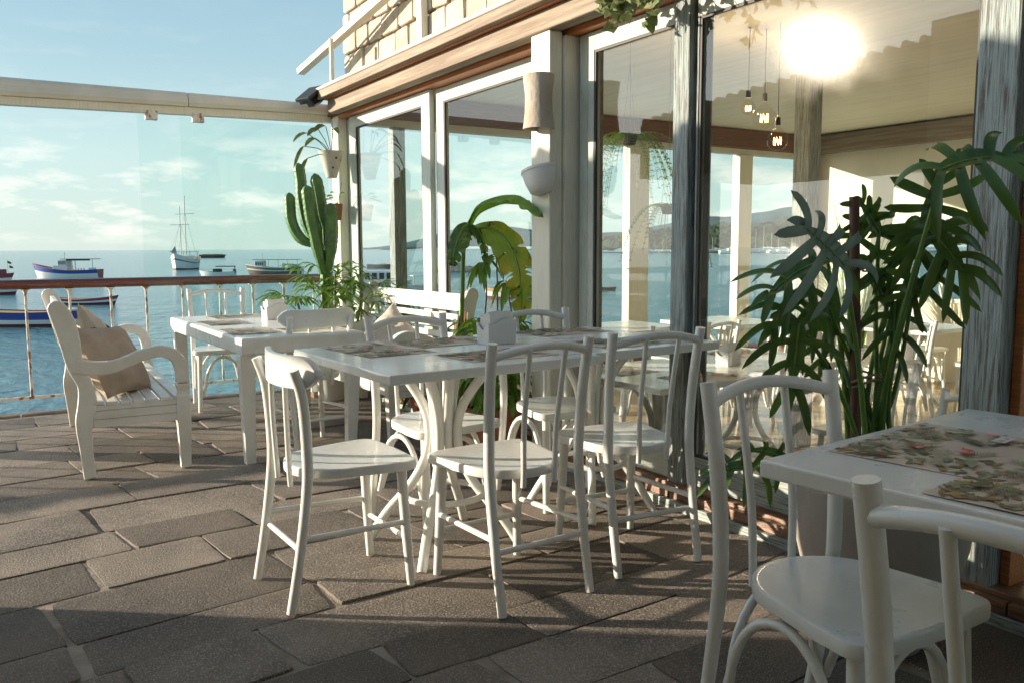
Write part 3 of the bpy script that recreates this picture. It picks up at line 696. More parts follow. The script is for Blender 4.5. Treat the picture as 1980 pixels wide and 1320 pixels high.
# ------------------------------------------------------------------ benches
def make_bench(Lb=1.60):
    t = empty('garden_bench')          # local: back along Y at x=0, seat towards +X
    D = .56
    def outline(cent, w0):  # side profile polygon in (x,z) from centre line + width
        Lf, Rt = [], []
        for i, (x, z, w_) in enumerate(cent):
            a = cent[max(0, i - 1)]; c = cent[min(len(cent) - 1, i + 1)]
            dx, dz = c[0] - a[0], c[1] - a[1]; l = math.hypot(dx, dz); nx, nz_ = -dz / l, dx / l
            Lf.append((x + nx * w_, z + nz_ * w_)); Rt.append((x - nx * w_, z - nz_ * w_))
        return Lf, Rt
    def curve2(ps, n_=20):
        q = bez([(p[0], p[1], p[2]) for p in ps], n_); return [(v.x, v.y, v.z) for v in q]
    back = curve2([(.045, 0, .030), (.035, .15, .032), (.030, .30, .040), (.052, .40, .046), (.045, .50, .036), (.005, .60, .038), (-.012, .72, .048), (-.035, .83, .052), (-.062, .90, .045)], 32)
    for s in (0, 1):
        y0 = s * Lb - (.0 if s == 0 else .042); b = MB()
        Lf, Rt = outline(back, 0)
        e0 = back[-1]; capn = []
        base = math.atan2(Lf[-1][1] - e0[1], Lf[-1][0] - e0[0])
        for k in range(1, 6): capn.append((e0[0] + .045 * math.cos(base - math.pi * k / 6), e0[1] + .045 * math.sin(base - math.pi * k / 6)))
        ring = Lf + capn + Rt[::-1]
        n_ = len(Lf)
        # side walls + quads across
        vs = [(p[0], y0, p[1]) for p in ring] + [(p[0], y0 + .042, p[1]) for p in ring]; N_ = len(ring)
        fs = [(i, (i + 1) % N_, N_ + (i + 1) % N_, N_ + i) for i in range(N_)]
        for off, rev in ((0, False), (N_, True)):
            for i in range(n_ - 1):
                a, c, d_, e_ = off + i, off + i + 1, off + N_ - 2 - i, off + N_ - 1 - i
                fs.append((a, c, d_, e_) if not rev else (e_, d_, c, a))
            fs.append(tuple(off + n_ - 1 + k for k in range(len(capn) + 2)))
        b.add(vs, fs); b.build('back_leg', M['whitew'], t, bevel=.006)
        # arm: rises from the back post, dips, arches and drops to a turned front leg
        arm = curve2([(-.0, .605, .040), (.10, .585, .036), (.20, .592, .032), (.33, .640, .030), (.43, .655, .032), (.50, .615, .034), (.525, .54, .034), (.525, .475, .033)], 28)
        Lf, Rt = outline(arm, 0); ring = Lf + Rt[::-1]; N_ = len(ring); n_ = len(Lf)
        vs = [(p[0], y0 - .006, p[1]) for p in ring] + [(p[0], y0 + .050, p[1]) for p in ring]
        fs = [(i, (i + 1) % N_, N_ + (i + 1) % N_, N_ + i) for i in range(N_)]
        for i in range(n_ - 1):
            fs.append((i, i + 1, N_ - 2 - i, N_ - 1 - i)); fs.append((N_ + N_ - 1 - i, N_ + N_ - 2 - i, N_ + i + 1, N_ + i))
        b = MB(); b.add(vs, fs); b.build('armrest', M['whitew'], t, bevel=.007)
        b = MB(); prof = [(.026, 0), (.030, .12), (.036, .26), (.036, .40), (.036, .402), (.030, .41), (.026, .43), (.032, .45), (.036, .46), (.036, .472)]
        rings = [[(.525 + sx * r_, y0 + .022 + sy * r_ * .85, z) for sx, sy in ((-1, -1), (1, -1), (1, 1), (-1, 1))] for r_, z in prof]
        vs = [v for q in rings for v in q]; fs = [(i * 4 + k, i * 4 + (k + 1) % 4, (i + 1) * 4 + (k + 1) % 4, (i + 1) * 4 + k) for i in range(len(prof) - 1) for k in range(4)] + [(3, 2, 1, 0), tuple((len(prof) - 1) * 4 + q for q in range(4))]
        b.add(vs, fs); b.build('front_leg', M['whitew'], t, bevel=.003)
        b = MB(); b.box(.075, .49, y0 + .004, y0 + .036, .27, .313); b.box(.075, .49, y0 + .002, y0 + .038, .315, .358); b.box(.075, .49, y0 + .004, y0 + .036, .36, .388); b.build('side_rail', M['whitew'], t, bevel=.002)
    b = MB()
    xs = [.075 + i * .0665 for i in range(7)]
    for i, x in enumerate(xs):
        z = .402 - .010 * math.sin(i / 6 * math.pi)
        b.box(x, x + .056, .0, Lb, z - .012, z + .008)
    b.build('seat_slats', M['whitew'], t, bevel=.004)
    b = MB()
    for (z, h_, dx) in ((.50, .020, .04), (.56, .020, .012), (.62, .020, -.002), (.685, .02, -.010), (.745, .02, -.016)): b.box(dx - .012, dx + .010, .044, Lb - .044, z - h_, z + h_)
    b.box(-.058, -.032, .044, Lb - .044, .785, .90); b.build('backrest_slats', M['whitew'], t, bevel=.004)
    b = MB(); b.box(.49, .515, .044, Lb - .044, .27, .385); b.build('front_apron', M['whitew'], t, bevel=.003)
    return t
bench = make_bench(); GB = 'white slatted garden benches'
bench.location = (.41, 4.895, 0); bench.rotation_euler = (0, 0, R(-2.5)); tag(bench, 'white slatted bench with scrolled arms at the left by the railing, cushions on it', 'bench', GB)
def make_bench2():
    t = copy_tree(bench); return t
b2 = make_bench2(); b2.location = (2.66, 6.42, .0); b2.rotation_euler = (0, 0, R(180 + 1)); tag(b2, 'white slatted bench with its back against the glass wall behind the banana plant', 'bench', GB)

# cushions
def cushion(name, size, th, loc, rot, mt, label, seed, cat='cushion', piece=None, group=None):
    b = MB(); n_ = 22; vs = []
    for side in (1, -1):
        for i in range(n_ + 1):
            for j in range(n_ + 1):
                u, v = i / n_ * 2 - 1, j / n_ * 2 - 1
                pinch = 1 - .10 * (1 - u * u) * (abs(v) ** 3) ; pinch2 = 1 - .10 * (1 - v * v) * (abs(u) ** 3)
                e = max(0, (1 - u ** 2) * (1 - v ** 2)) ** .38
                wr = noise.noise(Vector((u * 2.2 + seed, v * 2.2, side))) * .022 + noise.noise(Vector((u * 6 + seed, v * 5, side))) * .008
                vs.append((u * size[0] / 2 * pinch2, v * size[1] / 2 * pinch, side * (th / 2 * e) + wr * (e + .25)))
    k = (n_ + 1) ** 2; fs = []
    for s_ in (0, 1):
        for i in range(n_):
            for j in range(n_):
                q = (s_ * k + i * (n_ + 1) + j, s_ * k + (i + 1) * (n_ + 1) + j, s_ * k + (i + 1) * (n_ + 1) + j + 1, s_ * k + i * (n_ + 1) + j + 1)
                fs.append(q if s_ == 0 else q[::-1])
    b.add(vs, fs)
    o = b.build(name, mt, smooth=True); o.location = loc; o.rotation_euler = [R(a) for a in rot]
    import bmesh
    bm = bmesh.new(); bm.from_mesh(o.data); bmesh.ops.remove_doubles(bm, verts=bm.verts, dist=.012); bm.to_mesh(o.data); bm.free()
    o.data.set_sharp_from_angle(angle=R(70))
    return tag(o, label, cat, group)
GQ = 'linen cushions on the benches'
cushion('cushion', (.50, .43), .18, (.63, 5.20, .585), (62, 4, 55), M['linen'], 'large brown linen cushion leaning at the near end of the left bench', 1.3, group=GQ)
cushion('cushion', (.40, .38), .15, (.64, 5.50, .60), (58, -30, 80), M['print_'], 'flower-printed cushion squeezed between two plain ones on the left bench', 4.1, group=GQ)
cushion('cushion', (.44, .42), .15, (.62, 5.62, .625), (60, 32, 84), M['linenp'], 'pale linen cushion behind the brown one on the left bench', 7.7, group=GQ)
cushion('cushion', (.36, .34), .12, (2.42, 5.40, .60), (64, 38, -70), M['linenp'], 'pale linen cushion standing on its corner on the far bench against the glass', 9.7, group=GQ)
cushion('cushion', (.46, .44), .16, (2.30, 6.25, .53), (15, 15, 20), M['linenp'], 'pink-beige cushion with a red and blue trim at the far end of the second bench', 12.1, group=GQ)

# ------------------------------------------------------------------ table things
def napkins(x, y, z, rz, label):
    t = empty('napkin_holder', (x, y, z), R(rz), label, 'napkin holder', 'white napkin holders on the tables')
    w_, d_, h_ = .074, .048, .118; th = .006
    b = MB()
    def wavy(xx): return h_ * .86 + .012 * math.sin((xx / w_) * math.pi * .9 + .5)
    for sy in (-1, 1):
        vs = []; n_ = 12
        for i in range(n_ + 1):
            xx = -w_ + 2 * w_ * i / n_
            for yy in (sy * d_, sy * (d_ - th)): vs += [(xx * .94, yy * .92, 0), (xx, yy, wavy(xx))]
        fs = []
        for i in range(n_):
            a = i * 4; c = a + 4; fs += [(a, c, c + 1, a + 1), (a + 2, a + 3, c + 3, c + 2), (a + 1, c + 1, c + 3, a + 3), (a, a + 2, c + 2, c)]
        fs += [(0, 1, 3, 2), (n_ * 4, n_ * 4 + 2, n_ * 4 + 3, n_ * 4 + 1)]; b.add(vs, fs)
    for sx in (-1, 1):
        vs = []; n_ = 8
        for i in range(n_ + 1):
            yy = -d_ + th + 2 * (d_ - th) * i / n_; hh = wavy(sx * w_) - .030 * math.sin(math.pi * i / n_)
            for xx in (sx * w_, sx * (w_ - th)): vs += [(xx * .94, yy * .92, 0), (xx, yy, hh)]
        fs = []
        for i in range(n_):
            a = i * 4; c = a + 4; fs += [(a, c, c + 1, a + 1), (a + 2, a + 3, c + 3, c + 2), (a + 1, c + 1, c + 3, a + 3), (a, a + 2, c + 2, c)]
        fs += [(0, 1, 3, 2), (n_ * 4, n_ * 4 + 2, n_ * 4 + 3, n_ * 4 + 1)]; b.add(vs, fs)
    b.box(-w_ * .93, w_ * .93, -d_ * .9, d_ * .9, .001, .006); b.build('holder', M['potw'], t, bevel=.001)
    b = MB()
    for i in range(13):
        yy = -d_ * .74 + i * d_ * 1.46 / 12; q = .0018; b.box(-w_ * .82, w_ * .82, yy - q, yy + q, .012, h_ + .012 * math.sin(i * .5) + .010)
    b.build('napkins', M['paper'], t); return t
napkins(1.90, 3.13, .791, 3, 'white napkin holder full of paper napkins in the centre of the middle table')
napkins(1.735, 5.82, .721, 8, 'white napkin holder on the thick square-legged table')

def placemat(x, y, z, rz, w_, h_, label, seed, curl=0, detail=True):
    t = MB(); nx, ny = 16, 12; th = .0008
    def zf(u, v): return curl * (max(0, u) ** 2) * (max(0, .5 - v * .5)) + .0006 * math.sin(u * 5 + v * 3)
    vs = []
    for zz in (0, th):
        for i in range(nx + 1):
            for j in range(ny + 1):
                u, v = i / nx * 2 - 1, j / ny * 2 - 1; vs.append((u * w_ / 2, v * h_ / 2, zf(u, v) + zz))
    k = (nx + 1) * (ny + 1); fs = []
    for s_ in (0, 1):
        for i in range(nx):
            for j in range(ny):
                q = (s_ * k + i * (ny + 1) + j, s_ * k + (i + 1) * (ny + 1) + j, s_ * k + (i + 1) * (ny + 1) + j + 1, s_ * k + i * (ny + 1) + j + 1); fs.append(q)
    for i in range(nx):
        a, c = i * (ny + 1), (i + 1) * (ny + 1); fs += [(a, c, k + c, k + a), (a + ny, k + a + ny, k + c + ny, c + ny)]
    for j in range(ny): fs += [(j, k + j, k + j + 1, j + 1), (nx * (ny + 1) + j, nx * (ny + 1) + j + 1, k + nx * (ny + 1) + j + 1, k + nx * (ny + 1) + j)]
    t.add(vs, fs)
    rnd = random.Random(seed); lay = [th + .00025]
    def put(poly, mi):
        lay[0] += .000018; t.cur = mi; vv = []
        for (px, py) in poly:
            px = max(-w_ / 2 + .001, min(w_ / 2 - .001, px)); py = max(-h_ / 2 + .001, min(h_ / 2 - .001, py))
            vv.append((px, py, zf(px / w_ * 2, py / h_ * 2) + lay[0]))
        c = (sum(v[0] for v in vv) / len(vv), sum(v[1] for v in vv) / len(vv), sum(v[2] for v in vv) / len(vv))
        t.add(vv + [c], [(i, (i + 1) % len(vv), len(vv)) for i in range(len(vv))]); t.cur = 0
    def leaf(cx, cy, a, L_, W_, mi, jag=0):
        pts = []
        for s_ in (1, -1):
            rng = range(0, 11) if s_ == 1 else range(9, 0, -1)
            for i in rng:
                u = i / 10; ww = W_ * math.sin(math.pi * u) ** .8 * s_ * (1 + (jag if i % 2 else -jag)); pts.append((u * L_, ww))
        ca, sa = math.cos(a), math.sin(a); put([(cx + p[0] * ca - p[1] * sa, cy + p[0] * sa + p[1] * ca) for p in pts], mi)
    def frond(cx, cy, a, L_, mi, nl=11, wd=.4):
        for i in range(nl):
            u = i / (nl - 1); px = cx + math.cos(a) * L_ * u * .8; py = cy + math.sin(a) * L_ * u * .8
            for s_ in (1, -1): leaf(px, py, a + s_ * (1.15 - u * .75) + rnd.uniform(-.1, .1), L_ * wd * (1 - u * .4), L_ * .020, mi)
    def blob(cx, cy, r_, mi, sp=.35):
        n_ = 14; put([(cx + r_ * (1 + rnd.uniform(-sp, sp)) * math.cos(2 * math.pi * i / n_), cy + r_ * .7 * (1 + rnd.uniform(-sp, sp)) * math.sin(2 * math.pi * i / n_)) for i in range(n_)], mi)
    m1, m2, m3, m4, m5, m6, m7 = 1, 2, 3, 4, 5, 6, 7
    for i in range(60): leaf(rnd.uniform(-.5, .5) * w_, h_ * (.5 - rnd.random() ** 1.7 * .34), rnd.uniform(-3, 0), rnd.uniform(.02, .06), rnd.uniform(.003, .009), rnd.choice([m1, m1, m2, m3, m6]), .2)
    for i in range(46): leaf(-w_ * (.5 - rnd.random() ** 1.8 * .30), rnd.uniform(-.5, .5) * h_, rnd.uniform(-1, 1.4), rnd.uniform(.02, .055), rnd.uniform(.003, .009), rnd.choice([m1, m2, m3, m6]), .2)
    for i in range(12): frond(rnd.uniform(-.40, .35) * w_, rnd.uniform(-.25, .40) * h_, rnd.uniform(0, 6.28), rnd.uniform(.06, .11), rnd.choice([m1, m2, m2, m3]))
    for i in range(14): leaf(rnd.uniform(-.35, .4) * w_, rnd.uniform(-.40, .3) * h_, rnd.uniform(0, 6.28), rnd.uniform(.05, .09), rnd.uniform(.006, .013), rnd.choice([m1, m2, m2]), .12)
    for i in range(4):
        a = rnd.uniform(0, 6.28); cx, cy = rnd.uniform(-.4, .4) * w_, rnd.uniform(-.3, .35) * h_
        for q in range(6): leaf(cx, cy, a + (q - 2.5) * .35, rnd.uniform(.018, .032), .0035, m4 if i % 2 else m5)
        blob(cx, cy, .011, m5 if i % 2 else m4)
    for q in range(5):   # twigs
        leaf(rnd.uniform(-.4, .3) * w_, rnd.uniform(-.4, .3) * h_, rnd.uniform(-.6, .6), rnd.uniform(.06, .13), .0016, m3, .3)
    if detail:
        put([(w_ * .22, -h_ * .30), (w_ * .38, -h_ * .30), (w_ * .38, -h_ * .20), (w_ * .22, -h_ * .20)], m7)
        for q in range(4): leaf(w_ * (.245 + q * .032), -h_ * .285, 1.2 + (q % 2) * .6, .016, .0022, m4)
    o = t.build('placemat', [M['matp'], M['pr_g'], M['pr_m'], M['pr_b'], M['pr_r'], M['pr_p'], M['pr_o'], M['pr_w']])
    o.location = (x, y, z); o.rotation_euler = (0, 0, R(rz)); return tag(o, label, 'placemat', 'paper placemats printed with jungle leaves')
placemat(1.375, 3.205, .7912, 96, .42, .30, 'leaf-printed placemat with a lifted corner at the left end of the middle table', 1, .016)
placemat(1.75, 3.31, .7914, 4, .42, .29, 'leaf-printed placemat on the far side of the middle table, left of the napkin holder', 2)
placemat(1.70, 2.80, .7912, 3, .40, .28, 'leaf-printed placemat on the near side of the middle table behind the first spindle-back chair', 3)
placemat(2.43, 3.40, .7912, 5, .44, .29, 'leaf-printed placemat on the far side of the table touching the glass wall', 4)
placemat(2.38, 2.86, .7912, 4, .44, .29, 'leaf-printed placemat on the near side of the table touching the glass wall', 5)
placemat(1.745, 1.02, .7712, 8, .44, .29, 'leaf-printed placemat lying along the far edge of the foreground table', 6)
placemat(1.61, .715, .7725, 6, .43, .30, 'tilted leaf-printed placemat cut off by the right edge on the foreground table', 8)
placemat(1.36, 5.05, .7212, 88, .40, .28, 'faded placemat on the near left corner of the thick table', 9, 0, False)
placemat(1.70, 4.98, .7212, 4, .34, .26, 'faded placemat behind the plank-back chair on the thick table', 10, 0, False)
placemat(1.38, 5.75, .7212, 92, .40, .28, 'faded placemat in the middle of the left side of the thick table', 12, 0, False)
placemat(1.60, 6.22, .7212, 2, .40, .28, 'faded placemat at the railing end of the thick table', 13, 0, False)

# ------------------------------------------------------------------ plants
def ribbon(b, pts, wid, nrm, fold=.25, twist=0):
    # leaf blade along pts: half widths wid, folded along the midrib
    pts = [Vector(p) for p in pts]; k = len(pts); vs = []
    nrm = Vector(nrm).normalized()
    for i in range(k):
        t = (pts[min(i + 1, k - 1)] - pts[max(i - 1, 0)])
        if t.length < 1e-6: t = Vector((0, 0, 1))
        t.normalize(); s_ = t.cross(nrm)
        if s_.length < 1e-4: s_ = Vector((1, 0, 0))
        s_.normalize(); n_ = s_.cross(t)
        w_ = wid[i]
        vs += [pts[i] + s_ * w_ + n_ * w_ * fold, pts[i], pts[i] - s_ * w_ + n_ * w_ * fold]
    fs = []
    for i in range(k - 1):
        a = i * 3; fs += [(a, a + 1, a + 4, a + 3), (a + 1, a + 2, a + 5, a + 4)]
    b.add(vs, fs)
def pot_mb(r0, r1, h, lip=.02, n=28, sx=1, sy=1):
    b = MB(); b.lathe([(0.001, 0), (r0, 0), (r0 + (r1 - r0) * .5, h * .5), (r1, h - lip * 1.6), (r1 + lip * .6, h - lip * 1.5), (r1 + lip * .7, h - .004), (r1 + lip * .3, h), (r1 - .012, h), (r1 - .02, h - .04), (0.001, h - .045)], n, sx=sx, sy=sy, cap=False)
    return b
def potted(name, loc, label, cat='potted plant', group=None): return empty(name, loc, 0, label, cat, group)

# tall cactus in a white square planter, with a lady palm at its foot
c0 = Vector((2.445, 6.80, 0))
t = potted('potted_cactus', c0, 'tall ribbed green cactus with five upright columns in a white planter by the corner post', 'cactus')
def column(pts, r, parent=t, name='column'):
    P_ = bez([Vector(p) - c0 for p in pts], 40); k = len(P_); rr_ = []
    for i in range(k):
        u = i / (k - 1); e = min(1, (u / .07) ** .5) if u < .07 else 1
        e *= (.62 + .38 * min(1, (1 - u) / .25))
        rr_.append(max(.002, r * e * (1 + .05 * math.sin(i * 2.3))))
    b = MB(); b.tube(P_, rr_, 30, prof=lambda a: 1 + .36 * (abs(math.cos(a * 2.5)) ** 1.8) - .20)
    # small spines on the ribs
    o = b.build(name, M['cactus'], parent, smooth=True)
    s = MB(); N = Vector((1, 0, 0))
    for i in range(2, k - 1, 1):
        tt = (P_[i + 1] - P_[i - 1]).normalized(); N_ = (Vector((1, 0, 0)) - tt * tt.x).normalized(); B_ = tt.cross(N_)
        for q in range(5):
            a = q * 2 * math.pi / 5; d = N_ * math.cos(a) + B_ * math.sin(a); p = P_[i] + d * rr_[i] * 1.10
            e1 = p + d * .010 + tt * .003; sd = tt * .0022; s.add([p - sd, p + sd, e1], [(0, 1, 2)])
    s.build('spines', M['stemb'], o)
    return o
column([(2.21, 6.884, 1.66), (2.214, 6.882, 1.546), (2.219, 6.879, 1.441), (2.248, 6.86, 1.344), (2.293, 6.832, 1.277), (2.36, 6.80, 1.24)], .040)
column([(2.31, 6.94, 1.908), (2.325, 6.928, 1.77), (2.328, 6.928, 1.64), (2.339, 6.92, 1.52), (2.361, 6.90, 1.39), (2.40, 6.86, 1.24)], .042)
column([(2.316, 6.758, 1.715), (2.327, 6.751, 1.588), (2.338, 6.744, 1.459), (2.36, 6.731, 1.334), (2.385, 6.725, 1.192), (2.43, 6.74, 1.0)], .046)
column([(2.416, 6.849, 1.82), (2.438, 6.835, 1.70), (2.453, 6.825, 1.578), (2.465, 6.818, 1.47), (2.486, 6.80, 1.37), (2.486, 6.80, 1.20), (2.47, 6.78, 1.04)], .045)
column([(2.493, 6.705, 1.575), (2.497, 6.705, 1.448), (2.498, 6.702, 1.335), (2.484, 6.711, 1.192), (2.463, 6.74, 1.02)], .047)
column([(2.470, 6.77, 1.22), (2.466, 6.77, 1.04), (2.466, 6.770, .87), (2.461, 6.773, .70), (2.457, 6.775, .52), (2.445, 6.783, .28)], .047, name='trunk')
b = MB(); b.box(-.19, .19, -.19, .19, .05, .33); b.box(-.205, .205, -.205, .205, .30, .345); b.build('planter', M['potw'], t, bevel=.01)
b = MB(); 
for x in (-.14, .14): b.box(x - .03, x + .03, -.18, .18, 0, .049)
b.build('planter_feet', M['step'], t)
def palm(loc, label, stems, seed, leaf_m='leafl', hz=.55):
    t = potted('lady_palm', loc, label, 'palm'); rnd = random.Random(seed)
    for (sx, sy, h) in stems:
        p0 = Vector((sx, sy, .05)); p1 = Vector((sx * 1.5, sy * 1.5, h)); b = MB(); b.tube([p0, p0.lerp(p1, .5), p1], [.012, .011, .008], 7); b.build('stem', M['stemb'], t, smooth=True)
        b = MB()
        for f in range(10):
            az = rnd.uniform(0, 6.28); el = rnd.uniform(.25, .9); d = Vector((math.cos(az) * math.cos(el), math.sin(az) * math.cos(el), math.sin(el)))
            st = p1 - Vector((0, 0, rnd.uniform(0, h * .35))); tip = st + d * rnd.uniform(.12, .22)
            b.tube([st, st.lerp(tip, .5) + Vector((0, 0, .01)), tip], .0022, 4)
            nl = 7; side = d.cross(Vector((0, 0, 1))).normalized()
            for q in range(nl):
                a = (q / (nl - 1) - .5) * 2.3; dd = (d * math.cos(a) + side * math.sin(a)).normalized(); L_ = rnd.uniform(.17, .25) * (1 - abs(a) * .12)
                pp = [tip + dd * L_ * u - Vector((0, 0, 1)) * (L_ * .55 * u * u) for u in (0, .2, .45, .7, .9, 1)]
                ribbon(b, pp, [.003, .010, .013, .012, .009, .002], (0, 0, 1), .3)
        b.build('fronds', M[leaf_m], t)
    return t
palm((2.40, 6.52, .30), 'lady palm with pale green fan leaves around the foot of the cactus', [(-.05, -.02, .62), (.04, .02, .70), (.14, -.10, .55), (-.16, .06, .50), (.2, -.22, .46)], 5)
tpp = pot_mb(.10, .14, .30); o_ = tpp.build('pot', M['potw'], bpy.data.objects['lady_palm'], smooth=True); o_.location = (0, 0, -.30)

# banana plant
bc = Vector((2.50, 4.62, 0))
t = potted('banana_plant', bc, 'banana plant with long arching yellow-green leaves beside the projecting post', 'banana plant')
def sub(ps): return [Vector(p) - bc for p in ps]
b = MB(); b.tube(bez(sub([(2.55, 4.66, .22), (2.552, 4.657, .45), (2.56, 4.653, .70), (2.571, 4.645, .904), (2.575, 4.642, 1.075), (2.582, 4.64, 1.225)]), 20), [.030] * 2 + [.026] * 6 + [.017] * 4 + [.014] * 40, 12) if False else None
pp = bez(sub([(2.55, 4.66, .22), (2.552, 4.657, .45), (2.56, 4.653, .70), (2.571, 4.645, .904), (2.575, 4.642, 1.075), (2.582, 4.64, 1.235)]), 20)
b = MB(); b.tube(pp, [.027 - .013 * min(1, i / len(pp) * 1.6) for i in range(len(pp))], 12); b.build('stem', M['stem'], t, smooth=True)
b = MB(); rnd = random.Random(5)
for q in range(9):
    a = q * .7; r_ = .030
    ps = [pp[0] + Vector((math.cos(a) * r_, math.sin(a) * r_, 0)), pp[6] + Vector((math.cos(a) * r_ * .9, math.sin(a) * r_ * .9, 0)), pp[9] + Vector((math.cos(a) * r_ * (1.0 + rnd.random()), math.sin(a) * r_ * (1 + rnd.random()), rnd.uniform(0, .06)))]
    ribbon(b, ps, [.016, .014, .006], (math.cos(a), math.sin(a), 0), -.2)
b.build('husk', M['husk'], t)
def bleaf(pts, W, mt, nrm, seed, tears=(), foldv=.75, both=(1, 1)):
    P_ = bez(sub(pts), 44); k = len(P_); b = MB(); nrm = Vector(nrm).normalized()
    for sgn in (1, -1):
        if both[0 if sgn == 1 else 1] == 0: continue
        wk = both[0 if sgn == 1 else 1]
        prev = None
        for i in range(k):
            u = i / (k - 1); t_ = (P_[min(i + 1, k - 1)] - P_[max(i - 1, 0)]).normalized(); s_ = t_.cross(nrm).normalized() * sgn; n_ = nrm - t_ * nrm.dot(t_)
            w_ = W * wk * (math.sin(math.pi * min(1, max(0, (u - .10) / .90)) ** .75) ** .55 if u > .10 else 0) * (1 + .06 * math.sin(i * 1.1 + seed))
            down = Vector((0, 0, -1)) * foldv
            row = []
            for q in range(6):
                v = q / 5; row.append(P_[i] + (s_ * (1 - .35 * v * foldv) + down * v * .9) * w_ * v + t_ * (w_ * v * .22) + n_ * .006 * math.sin(v * 9 + i * .9))
            if prev:
                gap = any(abs(i - g) < 1 and rnd.random() > 0 for g in tears)
                vs = prev + row
                if gap: vs = prev[:3] + [p.lerp(row[j + 3], .05) for j, p in enumerate(prev[3:])] + row[:3] + [p.lerp(prev[j + 3], .55 + .15 * j) for j, p in enumerate(row[3:])]
                b.add(vs, [(q, q + 1, q + 7, q + 6) for q in range(5)])
            prev = row
    o = b.build('leaf', mt, t, smooth=False)
    import bmesh
    bm = bmesh.new(); bm.from_mesh(o.data); bmesh.ops.remove_doubles(bm, verts=bm.verts, dist=.0004); bm.to_mesh(o.data); bm.free()
    o.data.polygons.foreach_set('use_smooth', [True] * len(o.data.polygons))
    m_ = MB(); m_.tube(P_, [.010 - .007 * i / k for i in range(k)], 7); m_.build('midrib', M['stem'], o, smooth=True)
bleaf([(2.585, 4.635, 1.235), (2.59, 4.58, 1.36), (2.62, 4.50, 1.462), (2.66, 4.34, 1.502), (2.67, 4.18, 1.500), (2.63, 4.03, 1.475), (2.585, 3.90, 1.440), (2.55, 3.79, 1.405), (2.53, 3.70, 1.365)], .080, M['leafb'], (.1, -.35, 1), 1, (24, 25), .55)
bleaf([(2.585, 4.636, 1.235), (2.62, 4.59, 1.300), (2.66, 4.487, 1.325), (2.70, 4.394, 1.285), (2.72, 4.31, 1.205), (2.73, 4.25, 1.10), (2.73, 4.22, .98), (2.73, 4.21, .87), (2.725, 4.22, .76)], .105, M['leafby'], (-.55, -.55, .5), 2, (20, 26, 27, 33, 37), .25)
bleaf([(2.582, 4.638, 1.225), (2.555, 4.537, 1.325), (2.512, 4.505, 1.33), (2.456, 4.481, 1.262), (2.41, 4.451, 1.173), (2.395, 4.44, 1.10)], .075, M['leafd'], (-.3, -.8, .5), 3, (30, 36), .5)
bleaf([(2.582, 4.638, 1.228), (2.575, 4.578, 1.332), (2.590, 4.508, 1.330), (2.620, 4.486, 1.265), (2.640, 4.47, 1.155), (2.65, 4.46, 1.10)], .055, M['leafd'], (.3, -.8, .5), 4, (26, 30), .5)
b = pot_mb(.13, .17, .22); b.build('pot', M['terra'], t, smooth=True, loc=(.05, .04, 0))

# leafy canes and shrub in a terracotta pot
sc = Vector((2.50, 4.16, 0))
t = potted('leafy_shrub', sc, 'bushy bright green shrub with bare canes in a round terracotta pot behind the middle table', 'shrub')
b = pot_mb(.15, .20, .31, .03); b.build('pot', M['terra'], t, smooth=True)
b = MB(); b.lathe([(.001, .27), (.18, .27)], 20, cap=False); b.build('soil', M['soil'], t)
def canes(t, base, cane_list, sh_n, seed, rad, zr, mt='leafl', ll=(.09, .15), c_leaf=9, sub_='leaves'):
    rnd = random.Random(seed)
    b = MB(); l = MB()
    for pts in cane_list:
        P_ = bez([Vector(p) - base for p in pts], 12); b.tube(P_, [.007 - .003 * i / len(P_) for i in range(len(P_))], 6)
        tip = P_[-1]
        for q in range(c_leaf):
            a = rnd.uniform(0, 6.28); d = Vector((math.cos(a), math.sin(a), rnd.uniform(-.2, .7))).normalized(); L_ = rnd.uniform(*ll)
            s0 = tip - Vector((0, 0, rnd.uniform(0, .05)))
            pq = [s0 + d * L_ * u - Vector((0, 0, L_ * 1.1 * u * u)) for u in (0, .2, .45, .7, .9, 1)]; ribbon(l, pq, [.002, .016, .021, .017, .008, .001], (0, 0, 1), .35)
    for q in range(sh_n):
        a = rnd.uniform(0, 6.28); rr_ = rad * math.sqrt(rnd.random()); s0 = Vector((rr_ * math.cos(a), rr_ * math.sin(a), rnd.uniform(*zr)))
        a += rnd.uniform(-1, 1); d = Vector((math.cos(a), math.sin(a), rnd.uniform(-.1, .9))).normalized(); L_ = rnd.uniform(*ll)
        pq = [s0 + d * L_ * u - Vector((0, 0, L_ * .9 * u * u)) for u in (0, .2, .45, .7, .9, 1)]; w_ = rnd.uniform(.8, 1.2); ribbon(l, pq, [x * w_ for x in (.002, .014, .020, .016, .008, .001)], (0, 0, 1), .35)
        if q % 9 == 0: b.tube([Vector((s0.x * .4, s0.y * .4, .26)), s0], .003, 5)
    b.build('canes', M['stemb'], t, smooth=True); l.build(sub_, M[mt], t)
canes(t, sc, [[(2.50, 4.2, .28), (2.60, 4.42, .70), (2.623, 4.435, .953), (2.608, 4.444, 1.14)], [(2.55, 4.2, .28), (2.69, 4.42, .759), (2.70, 4.434, .95), (2.695, 4.44, 1.19)], [(2.55, 4.15, .28), (2.68, 4.25, .76), (2.69, 4.28, .889), (2.69, 4.30, 1.0)]], 330, 3, .21, (.32, .80))

# dark bushy pot and small pot by the post
t = potted('potted_dracaena', (2.52, 4.95, 0), 'dark terracotta pot with a trailing green plant half hidden behind the middle table', 'potted plant')
b = pot_mb(.12, .16, .26); b.build('pot', M['terra'], t, smooth=True)
canes(t, Vector((0, 0, 0)), [], 90, 8, .14, (.26, .50), 'leafd')

